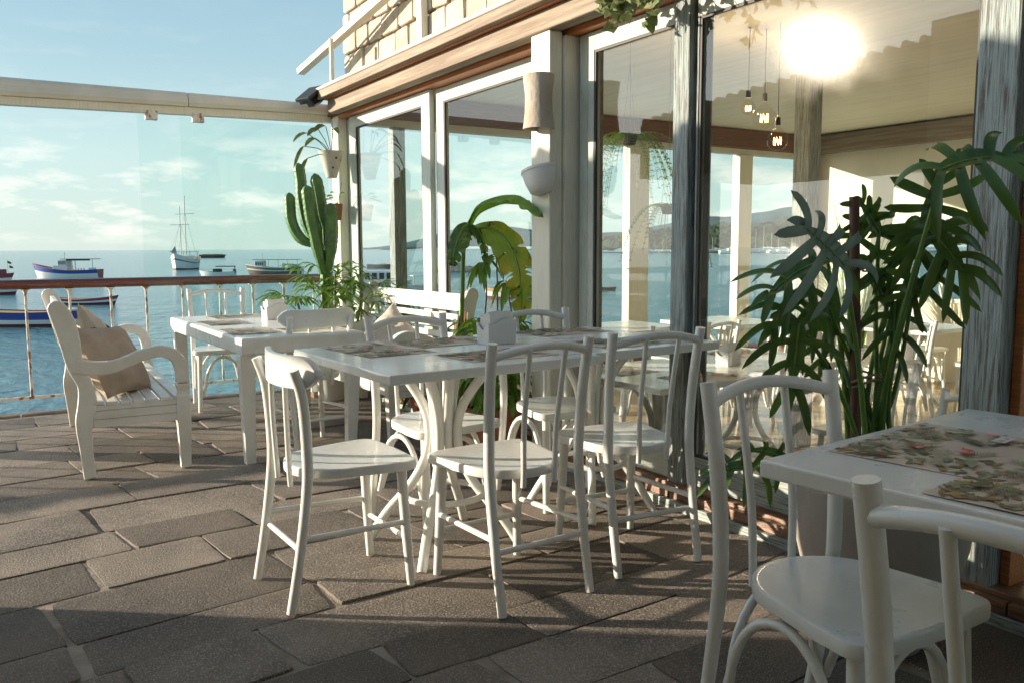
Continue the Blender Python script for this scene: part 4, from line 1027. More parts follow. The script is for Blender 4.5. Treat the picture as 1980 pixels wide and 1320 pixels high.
# wall pots
t = empty('wall_planter', (2.66, 7.02, 1.93), 0, 'stained white cone-shaped wall planter with an orchid high on the corner post', 'wall planter', 'planters hung on the posts')
b = MB(); b.lathe([(.001, -.13), (.045, -.13), (.10, .075), (.108, .09), (.102, .092), (.09, .06), (.001, .055)], 24, c=(-.04, -.02, 0), cap=False); b.build('planter', M['conep'], t, smooth=True)
for (x, y, z) in ((-.03, -.118, .03), (-.055, -.098, -.05)):
    o = MB(); o.tube([(x, y + .012, z), (x, y - .002, z)], .008, 10); o.build('drain_hole', M['dark'], t)
b = MB(); rnd = random.Random(2); s = MB()
for (dx, dy, dz, L_, w_) in ((-.20, .02, .17, .12, .020), (-.13, -.05, .20, .11, .026), (-.05, -.02, .23, .13, .028), (.0, -.04, .20, .15, .024), (-.24, .0, .06, .13, .018), (-.22, -.03, -.04, .15, .020), (-.15, -.06, .12, .12, .024)):
    base = Vector((-.04, -.03, .06)); tip = base + Vector((dx, dy, dz)); s.tube([base, base.lerp(tip, .5) + Vector((0, 0, .02)), tip], .0035, 6)
    d = Vector((dx * 1.2, dy, .02 if dz > .1 else -.3)).normalized()
    pq = [tip + d * L_ * u - Vector((0, 0, L_ * .75 * u * u)) for u in (0, .2, .45, .7, .9, 1)]; ribbon(b, pq, [.004, w_ * .8, w_, w_ * .9, w_ * .5, .001], (-.3, -.6, .7), .3)
b.build('leaves', M['leafp'], t); s.build('stems', M['stemb'], t, smooth=True)
s = MB(); s.tube([(.0, .02, .09), (-.01, .02, .40)], .002, 5); s.build('hanging_wire', M['black'], t)

t = empty('wall_planter', (2.69, 7.03, 1.53), 0, 'small square terracotta wall planter with a seedling below the white cone planter', 'wall planter', 'planters hung on the posts')
b = MB(); vs = []
for z, h_ in ((-.085, .045), (.055, .062)): vs += [(-.02 - h_, -h_, z), (-.02 + h_ * .5, -h_, z), (-.02 + h_ * .5, h_ * .8, z), (-.02 - h_, h_ * .8, z)]
b.add(vs, [(0, 1, 5, 4), (1, 2, 6, 5), (2, 3, 7, 6), (3, 0, 4, 7), (3, 2, 1, 0), (4, 5, 6, 7)]); b.build('planter', M['terra'], t, bevel=.005)
b = MB(); s = MB(); s.tube([(.0, 0, .05), (.01, 0, .15), (.03, 0, .24)], .003, 5)
for (dx, dz, L_) in ((-.05, .07, .06), (-.02, .09, .07), (.01, .08, .06), (-.07, .04, .09), (-.04, .05, .05)):
    base = Vector((-.02, -.02, .05)); tip = base + Vector((dx, -.02, dz)); s.tube([base, tip], .002, 5)
    d = Vector((dx * 3, -.02, .03)).normalized(); ribbon(b, [tip + d * L_ * u - Vector((0, 0, L_ * .4 * u * u)) for u in (0, .3, .6, .85, 1)], [.003, .011, .013, .008, .001], (-.3, -.6, .7), .3)
b.build('leaves', M['leafl'], t); s.build('stems', M['stemb'], t, smooth=True)

t = empty('wall_lamp', (2.575, 3.80, 1.955), 0, 'rough clay tube wall lamp shade near the top of the projecting post', 'wall lamp')
b = MB(); n_ = 26; prof = [(.092, .150), (.090, .12), (.080, .05), (.082, -.04), (.090, -.10), (.094, -.128)]
b.lathe(prof + [(.084, -.128), (.076, -.04), (.074, .05), (.082, .147)], n_, sx=.85, sy=1.0, cap=False); b.build('lamp_shade', M['clay'], t, smooth=True)
b = MB(); b.tube([(0, 0, .0), (0, 0, .149)], [.07, .072], 18); b.build('lamp_core', M['clay'], t)
b = MB(); b.box(.0, .05, -.02, .02, -.05, .05); b.build('bracket', M['steel'], t)

t = empty('wall_planter', (2.61, 3.81, 1.575), 0, 'empty white half-round plastic planter with brown rim inside, tilted on the projecting post', 'wall planter', 'planters hung on the posts')
b = MB(); n_ = 18; prof = [(.045, -.085), (.075, -.07), (.095, -.02), (.106, .03), (.110, .032), (.110, .045), (.102, .045), (.098, .02), (.06, -.04)]
vs = []; 
for (r_, z) in prof:
    for j in range(n_ + 1):
        a = R(90 + 180 * j / n_); vs.append((r_ * math.cos(a) * .9, r_ * math.sin(a), z + .0))
fs = [(i * (n_ + 1) + j, i * (n_ + 1) + j + 1, (i + 1) * (n_ + 1) + j + 1, (i + 1) * (n_ + 1) + j) for i in range(len(prof) - 1) for j in range(n_)]
fs += [tuple(i * (n_ + 1) for i in range(len(prof))), tuple(i * (n_ + 1) + n_ for i in range(len(prof)))[::-1], tuple(range(n_ + 1))]
b.add(vs, fs); o = b.build('planter', M['potw'], t, smooth=True); o.rotation_euler = (R(-12), 0, 0); o.scale = (1.1, 1.15, 1.05)
b = MB(); b.add([(.098 * .9 * math.cos(R(90 + 180 * j / n_)), .098 * math.sin(R(90 + 180 * j / n_)), .034) for j in range(n_ + 1)], [tuple(range(n_ + 1))]); o2 = b.build('dry_soil', M['terra'], t); o2.rotation_euler = (R(-12), 0, 0); o2.scale = (1.1, 1.15, 1.05)

# floodlight on the eaves corner
t = empty('floodlight', (2.47, 7.06, 2.49), R(20), 'black floodlight clamped to the outer corner of the wooden eaves', 'floodlight')
Mx = Matrix.Rotation(R(-38), 4, 'Y')
b = MB(); b.box(-.10, .10, -.09, .09, -.012, .018, Mx); b.build('housing', M['black'], t, bevel=.006)
b = MB()
for q in range(9): b.box(-.08 + q * .02, -.075 + q * .02, -.08, .08, -.045, -.011, Mx)
b.build('cooling_fins', M['black'], t)
b = MB(); b.box(-.05, .05, -.045, .045, -.095, -.046, Mx); b.build('driver_box', M['black'], t, bevel=.008)
b = MB(); b.tube(bez([(.0, -.06, -.10), (.05, -.09, -.06), (.09, -.09, .02), (.06, -.08, .07)], 14), .008, 7); b.build('bracket', M['steel'], t, smooth=True)

# vine hanging from the eaves
vc = Vector((2.55, 2.98, 2.335))
t = empty('hanging_vine', vc, 0, 'ivy-like vine with pale pointed leaves hanging from the eaves beam above the door', 'vine')
b = MB(); s = MB(); rnd = random.Random(31)
def ivy(p, d, size):
    d = d.normalized(); s_ = d.cross(Vector((-.5, -.7, .3))).normalized(); out = []
    for (u, v) in ((0, 0), (.12, .30), (.02, .55), (.35, .38), (.55, .30), (1, 0), (.55, -.30), (.35, -.38), (.02, -.55), (.12, -.30)): out.append(p + d * u * size + s_ * v * size + Vector((0, 0, rnd.uniform(-.1, .1) * size)))
    c = p + d * .35 * size; out.append(c); n_ = len(out) - 1
    b.add(out, [(i, (i + 1) % n_, n_) for i in range(n_)])
for q in range(9):
    y0 = vc.y + rnd.uniform(-.40, .22); ln = rnd.uniform(.03, .09) if q > 2 else rnd.uniform(.10, .17)
    p = Vector((rnd.uniform(-.03, .02), y0 - vc.y, rnd.uniform(-.02, .04))); q_ = [p.copy()]
    for k in range(7): p = p + Vector((rnd.uniform(-.02, .015), rnd.uniform(-.045, .03), -ln / 7)); q_.append(p.copy())
    s.tube(q_, .0022, 5)
    for k in range(1, 8):
        for r_ in range(2): ivy(q_[k], Vector((rnd.uniform(-.5, .3), rnd.uniform(-1, 1), rnd.uniform(-1, .1))), rnd.uniform(.035, .062))
for q in range(75):
    p = Vector((rnd.uniform(-.06, .04), rnd.uniform(-.55, .24), rnd.uniform(-.05, .09))); ivy(p, Vector((rnd.uniform(-.5, .3), rnd.uniform(-1, 1), rnd.uniform(-1, .2))), rnd.uniform(.04, .07))
s.tube([(.0, -.8, .03), (.01, -.3, .05), (0, .1, .04), (.0, .24, .02)], .004, 6)
b.build('leaves', M['leafp'], t); s.build('stems', M['stemb'], t, smooth=True)

# big philodendron in the taupe planter
pc = Vector((2.28, 1.52, 0))
t = potted('philodendron', pc, 'large split-leaf plant tied to a stake in a taupe planter behind the foreground table', 'potted plant')
b = MB(); b.lathe([(.001, 0), (.13, 0), (.20, .14), (.245, .32), (.262, .46), (.262, .50), (.245, .50), (.235, .45), (.001, .44)], 40, cap=False); b.build('planter', M['potg'], t, smooth=True)
b = MB(); b.lathe([(.001, .445), (.236, .455)], 24, cap=False); b.build('soil', M['soil'], t)
b = MB(); b.tube([Vector((2.215, 1.56, .45)) - pc, Vector((2.20, 1.57, .9)) - pc, Vector((2.18, 1.58, 1.345)) - pc], [.0165, .0155, .0145], 12); b.build('stake', M['stake'], t, smooth=True)
b = MB()
for z, r_ in ((.80, .055), (.815, .058), (1.14, .019), (1.148, .020)):
    if z == 1.14: b.build('rope_tie', M['rope'], t, smooth=True); b = MB()
    cx = 2.235 if z < 1 else 2.192; pts = [(cx - pc.x + r_ * 1.25 * math.cos(a * .4), 1.555 - pc.y + r_ * .7 * math.sin(a * .4), z + .012 * math.sin(a * .8 + r_ * 90)) for a in range(16)]; b.tube(pts, .0034, 6, close=True)
b.build('rope_tie', M['rope'], t, smooth=True)
def phil(base, tip, size, nrm, mt, seed, lob=6, droop=.25, wl=1.0):
    base = Vector(base) - pc; tip = Vector(tip) - pc; rnd = random.Random(seed); b = MB()
    ax = tip - base; L_ = ax.length; f = ax.normalized(); nrm = Vector(nrm); n_ = (nrm - f * nrm.dot(f)).normalized(); s_ = f.cross(n_)
    def mid(u): return base + ax * u - Vector((0, 0, droop * L_ * (u * u - u * .3)))
    mp_ = [mid(i / 12) for i in range(13)]
    ribbon(b, mp_, [(.35 + .65 * math.sin(math.pi * min(1, i / 12 * .9 + .12))) * size * .13 * (1 - .75 * (i / 12) ** 3) for i in range(13)], n_, .35)
    for i in range(lob):
        u = .03 + .80 * i / (lob - 1); prof = (.80 + .35 * math.sin(math.pi * (u + .10))) * (1 - .28 * u)
        for sg in (1, -1):
            ang = R(138 - 112 * u) + rnd.uniform(-.12, .12); ll = size * .66 * prof * rnd.uniform(.85, 1.12) * wl
            st = mid(u); d0 = (f * math.cos(ang) + s_ * sg * math.sin(ang)).normalized(); w0 = size * rnd.uniform(.060, .074)
            pts = []; ws = []; cv_ = rnd.uniform(.35, 1.1); dr_ = rnd.uniform(.12, .55)
            for k in range(10):
                v = k / 9; bend = v * v * .38
                p = st + d0 * ll * v + f * ll * bend * cv_ - Vector((0, 0, 1)) * ll * (dr_ + droop * .5) * v * v + n_ * ll * .10 * math.sin(math.pi * v)
                pts.append(p); ws.append(w0 * (.62 + .45 * v * (1.6 - v)) * math.sqrt(max(0, 1 - v ** 5)))
            ribbon(b, pts, ws, n_, .28)
    # tip lobe
    st = mid(.9); pts = [st + f * size * .30 * v - Vector((0, 0, size * .12 * v * v)) for v in [k / 8 for k in range(9)]]
    ribbon(b, pts, [size * .075 * (1 - (k / 8) ** 2.2) for k in range(9)], n_, .28)
    o = b.build('leaf', mt, t, smooth=True)
    r_ = MB(); r_.tube([p + n_ * .0015 for p in mp_], [.0042 - .0025 * i / 12 for i in range(13)], 6); r_.build('midrib', M['stem'], o, smooth=True)
    return base
roots = [Vector((-.075 + .035 * (i % 5), -.0 + .03 * ((i * 3) % 4) - .02, .45)) for i in range(16)]
VW = Vector((-.55, -.80, .25))
PL = [
 ((2.026, 1.490, 1.150), (1.885, 1.53, 1.275), .250, (-.45, -.85, .45), 'leafg', .10),
 ((2.077, 1.585, 1.16), (1.900, 1.66, 1.11), .215, (-.2, -.5, .8), 'leafd', .45),
 ((2.36, 1.466, 1.248), (2.333, 1.424, 1.400), .255, (-.5, -.9, .1), 'leafd', .0),
 ((2.202, 1.329, 1.403), (2.320, 1.196, 1.470), .260, (-.3, -.55, .75), 'leafd', .35),
 ((2.271, 1.404, 1.249), (2.338, 1.322, 1.135), .225, (-.6, -.7, .35), 'leafd', .25),
 ((2.289, 1.452, 1.06), (2.345, 1.376, 1.165), .190, (-.6, -.8, .1), 'leafd', .05),
 ((2.317, 1.552, 1.026), (2.220, 1.569, 1.166), .185, (-.5, -.85, .2), 'leafd', .0),
 ((1.972, 1.593, .985), (1.925, 1.575, .800), .200, (-.6, -.7, .3), 'leafd', .05),
 ((2.136, 1.607, .985), (2.075, 1.592, .87), .150, (-.4, -.8, .4), 'leafd', .2),
 ((2.30, 1.516, 1.035), (2.26, 1.487, .89), .165, (-.5, -.8, .3), 'leafd', .1),
 ((2.256, 1.65, 1.20), (2.29, 1.59, 1.315), .175, (-.4, -.9, .2), 'leafd', .05),
 ((2.07, 1.649, 1.076), (1.95, 1.686, .985), .185, (-.3, -.7, .6), 'leafd', .35),
 ((2.289, 1.57, 1.245), (2.20, 1.581, 1.345), .150, (-.5, -.8, .2), 'leafd', .1),
 ((2.394, 1.504, 1.245), (2.27, 1.543, 1.12), .200, (-.5, -.8, .4), 'leafd', .15),
 ((2.081, 1.583, 1.03), (1.96, 1.616, .995), .170, (-.3, -.8, .5), 'leafd', .4),
 ((2.02, 1.78, .52), (1.93, 1.86, .52), .19, (-.3, -.4, .9), 'leafd', .3),
 ((2.08, 1.70, .55), (2.00, 1.80, .60), .16, (-.3, -.5, .8), 'leafd', .3),
]
for i, (ba, ti, sz, nr, mm, dr) in enumerate(PL):
    bb = phil(ba, ti, sz, nr, M[mm], 40 + i, 5 if sz > .21 else 4, dr)
    r0 = roots[i % 16]; 
    cp = r0.lerp(bb, .55) + Vector((-.02 + .02 * (i % 3), .01, .03)); cp.x = cp.x * .8
    if i in (2, 3, 4, 5): cp = Vector((-.03 + .03 * (i - 3), .02, .62)).lerp(bb, .25)
    s = MB(); pth = bez([r0, cp, bb], 16); s.tube(pth, [.0095 - .0045 * k / len(pth) for k in range(len(pth))], 8); s.build('petiole', M['stem'], t, smooth=True)

# ------------------------------------------------------------------ boats (floating on the sea)
def text_mesh(body, size, mt, parent, loc, rot, ext=.01, sx=1):
    c = bpy.data.curves.new('lettering', 'FONT'); c.body = body; c.size = size; c.extrude = ext; c.resolution_u = 2
    o = bpy.data.objects.new('lettering_src', c); COL.objects.link(o)
    me = bpy.data.meshes.new_from_object(o.evaluated_get(bpy.context.evaluated_depsgraph_get()))
    COL.objects.unlink(o); bpy.data.objects.remove(o)
    me.materials.clear(); me.materials.append(mt)
    n_ = bpy.data.objects.new('lettering', me); COL.objects.link(n_); n_.parent = parent; n_.location = loc; n_.rotation_euler = rot; n_.scale = (sx, 1, 1); return n_
def boat(name, x, y, hd, Ln, B, H, bands, label, cat='boat', group='boats moored in the bay', bow=.55, stern=.15):
    # bow towards local +X; bands = [(fraction of height, material index)...]
    t = empty(name, (x, y, SEA), R(hd), label, cat, group)
    mats_ = []; b = MB(); ns = 22; fr = [-.25, 0.0] + [q[0] for q in bands]
    rows = []
    for i in range(ns + 1):
        u = i / ns; X = (u - .5) * Ln
        w_ = B / 2 * (1 - max(0, (u - .45) / .55) ** 2.1) * (1 - .25 * max(0, (.25 - u) / .25) ** 2)
        sh = H * (1 + bow * max(0, (u - .35) / .65) ** 1.8 + stern * max(0, (.4 - u) / .4) ** 1.6)
        row = []
        for f_ in fr:
            fl = .62 + .38 * max(0, min(1, (f_ + .25) / 1.25)) ** .6
            rake = max(0, (u - .8) / .2) * Ln * .07 * (f_ - 1)
            row.append((X + rake, w_ * fl, sh * f_ if f_ > 0 else H * f_))
        rows.append(row)
    m_ = len(fr)
    for sg in (1, -1):
        for k in range(m_ - 1):
            b.cur = 0 if k == 0 else bands[k - 1][1]
            for i in range(ns):
                a, c = rows[i], rows[i + 1]
                q = [(a[k][0], sg * a[k][1], a[k][2]), (c[k][0], sg * c[k][1], c[k][2]), (c[k + 1][0], sg * c[k + 1][1], c[k + 1][2]), (a[k + 1][0], sg * a[k + 1][1], a[k + 1][2])]
                b.add(q, [(0, 1, 2, 3)])
    b.cur = bands[-1][1]
    for k in range(m_ - 1): b.add([(rows[0][k][0], rows[0][k][1], rows[0][k][2]), (rows[0][k][0], -rows[0][k][1], rows[0][k][2]), (rows[0][k + 1][0], -rows[0][k + 1][1], rows[0][k + 1][2]), (rows[0][k + 1][0], rows[0][k + 1][1], rows[0][k + 1][2])], [(0, 1, 2, 3)])
    b.cur = 5
    for i in range(ns):
        a, c = rows[i][-1], rows[i + 1][-1]; z = .93
        b.add([(a[0], a[1] * .96, a[2] * z), (c[0], c[1] * .96, c[2] * z), (c[0], -c[1] * .96, c[2] * z), (a[0], -a[1] * .96, a[2] * z)], [(0, 1, 2, 3)])
    o = b.build('hull', BM, t)
    return t
BM = [M['hbot'], M['hwhite'], M['hblue'], M['hred'], M['hmar'], M['tan'], M['hbrown'], M['hdark']]
def bpart(t, name, mt, boxes=(), tubes=(), bevel=0):
    if 'post' in name and len(boxes) > 1:
        for q in boxes: bpart(t, name, mt, [q])
        return
    b = MB()
    for q in boxes: b.box(*q)
    for (ps, r_) in tubes: b.tube(ps, r_, 6)
    return b.build(name, mt, t, bevel=bevel)
RV = -32.3      # heading of the picture's rightward direction
# blue and white tour boat
t = boat('tour_boat', 12.0, 146.5, RV + 180, 10.4, 2.8, 1.15, [(.55, 1), (.93, 2), (1.0, 3)], 'blue and white tour boat with red rim and dark canopy, left in the bay', bow=.95)
bpart(t, 'cabin', M['hwhite'], [(-.6, 1.6, -.9, .9, 1.0, 1.9), (-.5, .9, -.85, .85, 1.9, 2.7)], bevel=.05); bpart(t, 'window', M['hgrey'], [(.905, .93, -.7, .7, 2.0, 2.55), (-.4, .8, .855, .87, 2.05, 2.55)])
bpart(t, 'canopy', M['hdark'], [(-4.8, .3, -1.1, 1.1, 2.82, 2.90), (-4.2, -.6, 1.02, 1.1, 2.62, 2.82)]); bpart(t, 'canopy_post', M['hwhite'], [(-4.6, -4.5, 1.0, 1.06, 1, 2.8), (-2.0, -1.85, 1.0, 1.06, 1, 2.8), (-1.5, -1.35, 1.0, 1.06, 1, 2.8)])
bpart(t, 'mast', M['mast'], tubes=[([(.2, 0, 2.7), (.1, 0, 3.9)], .03), ([(.1, 0, 3.85), (.9, 0, 2.8)], .012)]); bpart(t, 'bench', M['hwhite'], [(-3.2 + i * .42, -3.1 + i * .42, .8, 1.0, 1.1, 1.5) for i in range(4)] + [(-4.9, -3.9, .7, 1.0, 1.1, 1.55)])
# launch named on the bow, nearest
t = boat('fishing_boat', 1.7, 55.0, RV + 3 + 180, 7.6, 2.0, .80, [(.20, 0), (.48, 1), (.56, 3), (.90, 2), (1.0, 4)], 'nearest launch with blue, white and maroon stripes and pale lettering behind the railing', bow=.45, stern=.10)
# lettering belongs on the side towards the terrace (local +Y side after the 180 turn)
text_mesh('TA DE DEUS', .26, M['hwhite'], t, (1.75 + 2.0, 1.035, .60), (R(90), 0, R(180)), .012, 1.0)
bpart(t, 'foredeck', M['hwhite'], [(-3.4, -2.3, -.5, .5, .80, .95)], bevel=.03); bpart(t, 'thwart', M['tan'], [(-1.6, -1.3, -.8, .8, .62, .68), (.3, .6, -.8, .8, .62, .68)])
t = boat('rowing_boat', 7.35, 73.4, RV, 4.9, 1.3, .42, [(.35, 0), (.62, 1), (1.0, 3)], 'small dark red and white rowing boat with upturned bow behind the balusters', bow=.75, stern=.3); bpart(t, 'thwart', M['tan'], [(-1.0, -.8, -.5, .5, .30, .34), (.5, .7, -.5, .5, .32, .36)])
t = boat('launch', 1.0, 95.5, RV, 6.2, 1.8, .75, [(.30, 0), (.62, 1), (.95, 2), (1.0, 4)], 'blue and white launch cut off by the left edge just under the handrail', bow=.4); bpart(t, 'thwart', M['tan'], [(-1.0, -.8, -.7, .7, .5, .55)])
t = boat('fishing_boat', 1.2, 134.0, RV, 8.0, 2.2, .9, [(.5, 1), (1.0, 3)], 'reddish boat at the left edge just above the handrail, beside two black flags', bow=.4); bpart(t, 'wheelhouse', M['hmar'], [(-.5, 2.6, -.7, .7, .9, 1.7)], bevel=.05)
t = empty('flag_buoy', (3.9, 133.0, SEA), 0, 'thin pole with two small dark flags standing in the water at the far left', 'buoy')
bpart(t, 'pole', M['hdark'], tubes=[([(0, 0, -.3), (0, 0, 2.9)], .02)]); bpart(t, 'float', M['hdark'], tubes=[([(-.2, 0, 0), (.2, 0, .0)], .12)])
b = MB(); b.add([(0, 0, 2.85), (.45, -.3, 2.6), (.42, -.28, 2.35), (0, 0, 2.5), (0, .01, 2.85), (.45, -.29, 2.6), (.42, -.27, 2.35), (0, .01, 2.5)], [(0, 1, 2, 3), (7, 6, 5, 4)]); b.add([(.2, -.1, 2.25), (.62, -.4, 2.0), (.62, -.4, 1.8), (.18, -.1, 1.85), (.2, -.09, 2.25), (.62, -.39, 2.0), (.62, -.39, 1.8), (.18, -.09, 1.85)], [(0, 1, 2, 3), (7, 6, 5, 4)]); b.build('flag', M['hdark'], t)
# schooner seen from the bow
t = boat('schooner', 38.2, 192.0, 243, 13.5, 4.6, 2.0, [(.12, 0), (.62, 1), (.70, 7), (1.0, 1)], 'two-masted white wooden schooner seen from the bow, centre of the bay', bow=.75, stern=.35)
bpart(t, 'deckhouse', M['hwhite'], [(-4.6, -1.0, -1.2, 1.2, 2.0, 2.9)], bevel=.06); bpart(t, 'awning', M['hgrey'], [(-5.6, 1.0, -1.7, 1.7, 3.7, 3.78)]); bpart(t, 'awning_post', M['mast'], [(-5.4, -5.3, sy * 1.5 - .04, sy * 1.5 + .04, 2.0, 3.7) for sy in (-1, 1)] + [(.8, .9, sy * 1.5 - .04, sy * 1.5 + .04, 2.0, 3.7) for sy in (-1, 1)])
for (mx_, h_, yz) in ((-2.2, 15.8, 11.8), (1.6, 13.4, 9.4)):
    bpart(t, 'mast', M['mast'], tubes=[([(mx_, 0, 1.8), (mx_, 0, yz), (mx_ - .2, 0, h_)], .10)]); bpart(t, 'yard', M['mast'], tubes=[([(mx_, -2.0, yz), (mx_, 2.0, yz + .15)], .05)])
    bpart(t, 'rigging', M['hdark'], tubes=[([(mx_, 0, yz + .5), (mx_ - .6, s_ * 2.1, 2.2)], .018) for s_ in (-1, 1)])
bpart(t, 'bowsprit', M['mast'], tubes=[([(5.6, 0, 3.1), (9.2, 0, 3.9)], .10), ([(9.2, 0, 3.9), (1.6, 0, 9.4)], .018)])
b = MB(); b.add([(8.6, 0, 3.8), (5.4, -.1, 5.0), (5.2, .12, 3.3), (8.6, .05, 3.75), (5.4, -.05, 4.95), (5.2, .17, 3.25)], [(0, 1, 2), (5, 4, 3)]); b.build('furled_sail', M['hgrey'], t)
t = boat('barge', 103.6, 449.0, RV, 13.5, 3.0, 1.6, [(.6, 7), (1.0, 6)], 'low dark barge far out beside the schooner', 'barge', bow=.02, stern=.02); bpart(t, 'cargo', M['tan'], [(-5, 5, -1, 1, 1.5, 1.9)])
t = boat('motor_launch', 31.9, 136.0, RV + 180, 5.6, 1.9, .75, [(1.0, 1)], 'white motor launch with a dark soft top right above the handrail', bow=.35); bpart(t, 'windscreen', M['hdark'], [(-.6, .5, -.7, .7, .75, 1.25)], bevel=.12); bpart(t, 'canopy', M['hdark'], [(-2.7, .0, -.8, .8, 1.55, 1.68)], bevel=.05); bpart(t, 'outboard', M['hmar'], [(-2.9, -2.5, -.2, .2, .6, 1.2)], bevel=.06); bpart(t, 'canopy_post', M['hdark'], [(-2.6, -2.5, -.7, -.62, .7, 1.55)])
t = boat('trawler', 42.6, 142.0, RV + 180, 9.6, 2.7, 1.15, [(.12, 0), (.5, 6), (.62, 1), (.93, 6), (1.0, 1)], 'brown and white wooden trawler with a small wheelhouse beside the cactus', bow=.55, stern=.2)
bpart(t, 'wheelhouse', M['hwhite'], [(1.5, 3.0, -.8, .8, 1.2, 2.3)], bevel=.05); bpart(t, 'window', M['hdark'], [(1.6 + i * .34, 1.82 + i * .34, .80, .82, 1.6, 2.05) for i in range(4)]); bpart(t, 'canopy', M['hmar'], [(-4.3, 3.3, -1.0, 1.0, 2.45, 2.53)]); bpart(t, 'canopy_post', M['hwhite'], [(-4.2 + i * 1.6, -4.12 + i * 1.6, .9, .96, 1.2, 2.45) for i in range(4)]); bpart(t, 'mast', M['mast'], tubes=[([(2.0, 0, 2.4), (1.8, 0, 3.6)], .03)]); bpart(t, 'gear', M['hwhite'], [(-4.3, -2.6, -.8, .8, 1.2, 1.7), (-2.0, -1.6, .5, .9, 1.2, 1.9)], bevel=.05)
# seen through the glazed room
t = boat('ferry_launch', 35.6, 81.9, RV, 6.6, 2.0, .8, [(.4, 0), (1.0, 1)], 'white cabin boat with a row of square windows seen through the first window', bow=.2); bpart(t, 'cabin', M['hwhite'], [(-2.4, 1.6, -.8, .8, .8, 2.0)], bevel=.05); bpart(t, 'window', M['hdark'], [(-2.2 + i * .75, -1.7 + i * .75, -.82, -.80, 1.1, 1.75) for i in range(5)])
t = boat('motor_launch', 38.0, 76.0, RV + 20, 5.0, 1.8, .6, [(1.0, 1)], 'white open motor launch to the right of the cabin boat, behind the first window', bow=.3); bpart(t, 'canopy', M['hwhite'], [(-1.5, .6, -.7, .7, 1.5, 1.58)]); bpart(t, 'canopy_post', M['mast'], [(-1.4, -1.34, -.6, -.54, .6, 1.5), (.4, .46, -.6, -.54, .6, 1.5)])
t = boat('fishing_boat', 75.0, 170.0, RV, 7.5, 2.0, .8, [(1.0, 6)], 'small dark boat far out, seen low through the first window', bow=.5); bpart(t, 'thwart', M['tan'], [(-1, .4, -.6, .6, .6, 1.0)])
t = boat('fishing_boat', 38.0, 58.5, RV + 170, 6.6, 2.0, .75, [(.3, 0), (.7, 1), (1.0, 5)], 'white and tan fishing boat with a blue tarpaulin, seen behind the banana leaves', bow=.4); bpart(t, 'cabin', M['hwhite'], [(-.4, 1.2, -.7, .7, .7, 1.6)], bevel=.05); bpart(t, 'tarpaulin', M['hblue'], [(-2.6, -.5, -.8, .8, 1.4, 1.5)]); bpart(t, 'mast', M['mast'], tubes=[([(.5, 0, 1.5), (.7, 0, 3.6)], .03)])
t = boat('dinghy', 53.0, 66.2, RV, 1.5 + .5, .9, .32, [(1.0, 6)], 'tiny brown dinghy on the blue water behind the door pane', bow=.2); bpart(t, 'thwart', M['tan'], [(-.1, .1, -.35, .35, .22, .26)])
# rocks
b = MB(); rnd = random.Random(6)
for (cx, cy, r_, h_) in ((0, 0, 2.6, 1.6), (2.4, -1.5, 1.6, 1.0), (-1.8, 1.2, 1.5, .8)):
    n_ = 14; vs = []
    for i in range(5):
        for j in range(n_):
            a = 2 * math.pi * j / n_; rr_ = r_ * math.cos(i / 5 * 1.5) * (1 + .25 * noise.noise(Vector((math.cos(a) * 2, math.sin(a) * 2, i + cx)))); vs.append((cx + rr_ * math.cos(a), cy + rr_ * math.sin(a), -.3 + (h_ + .3) * math.sin(i / 4 * 1.57)))
    b.add(vs, [(i * n_ + j, i * n_ + (j + 1) % n_, (i + 1) * n_ + (j + 1) % n_, (i + 1) * n_ + j) for i in range(4) for j in range(n_)] + [tuple(4 * n_ + j for j in range(n_))])
o = b.build('rock_islet', M['rock']); o.location = (75.0, 139.0, SEA); tag(o, 'dark rocks breaking the water, seen in the second window behind the banana leaf', 'rock')
# far sailing harbour
def sailboat(x, y, hd, Ln, mh, label, masts=1, mt=1):
    t = boat('sailing_boat', x, y, hd, Ln, Ln * .28, Ln * .10, [(.2, 0), (1.0, mt)], label, 'sailing boat', 'moored sailing boats in the far harbour', bow=.25, stern=.1)
    bpart(t, 'cabin', M['hwhite'], [(-Ln * .22, Ln * .15, -Ln * .09, Ln * .09, Ln * .10, Ln * .17)])
    for k in range(masts): bpart(t, 'mast', M['mast'], tubes=[([(Ln * (.08 - .25 * k), 0, Ln * .1), (Ln * (.08 - .25 * k), 0, mh * (1 - .1 * k))], .11)])
SB = [(437, 499, 200, 20, 14, 'white and blue cruiser sailing boat left end of the far harbour behind the door pane', 1, 1),
 (488, 534, 150, 11, 12, 'single-masted tan-hulled sailing boat in the far harbour, left of the pair of tall masts', 1, 5), (515, 552, 160, 11, 22, 'white sailing boat with the tallest pair of masts in the far harbour', 2, 1),
 (475, 470, 150, 17, 13, 'long tan-hulled sailing boat just right of the middle post', 2, 5), (430, 402, 330, 20, 9, 'broad white motor yacht in the far harbour, right of the tan-hulled boat', 1, 1),
 (480, 430, 340, 19, 17, 'white sailing boat directly right of the motor yacht', 1, 1), (560, 490, 160, 12, 22, 'white sailing boat with a very tall mast before the wooded slope', 1, 1),
 (510, 440, 20, 13, 15, 'white sailing boat left of the pale room post in the far harbour', 1, 1), (540, 430, 170, 12, 20, 'tall-masted white sailing boat right of the pale room post', 1, 1),
 (560, 425, 150, 14, 16, 'white sailing boat nearest the split-leaf plant in the far harbour', 1, 1), (600, 470, 10, 13, 24, 'distant white sailing boat against the darkest trees', 2, 1), (640, 640, 160, 12, 20, 'most distant white sailing boat at the left foot of the hill', 1, 1),
 (590, 440, 200, 16, 12, 'low white sailing boat close under the hillside houses', 1, 1), (455, 385, 170, 14, 10, 'white sailing boat lying in front of all others at the right of the harbour', 1, 1)]
for q in SB: sailboat(*q)
rnd = random.Random(77)
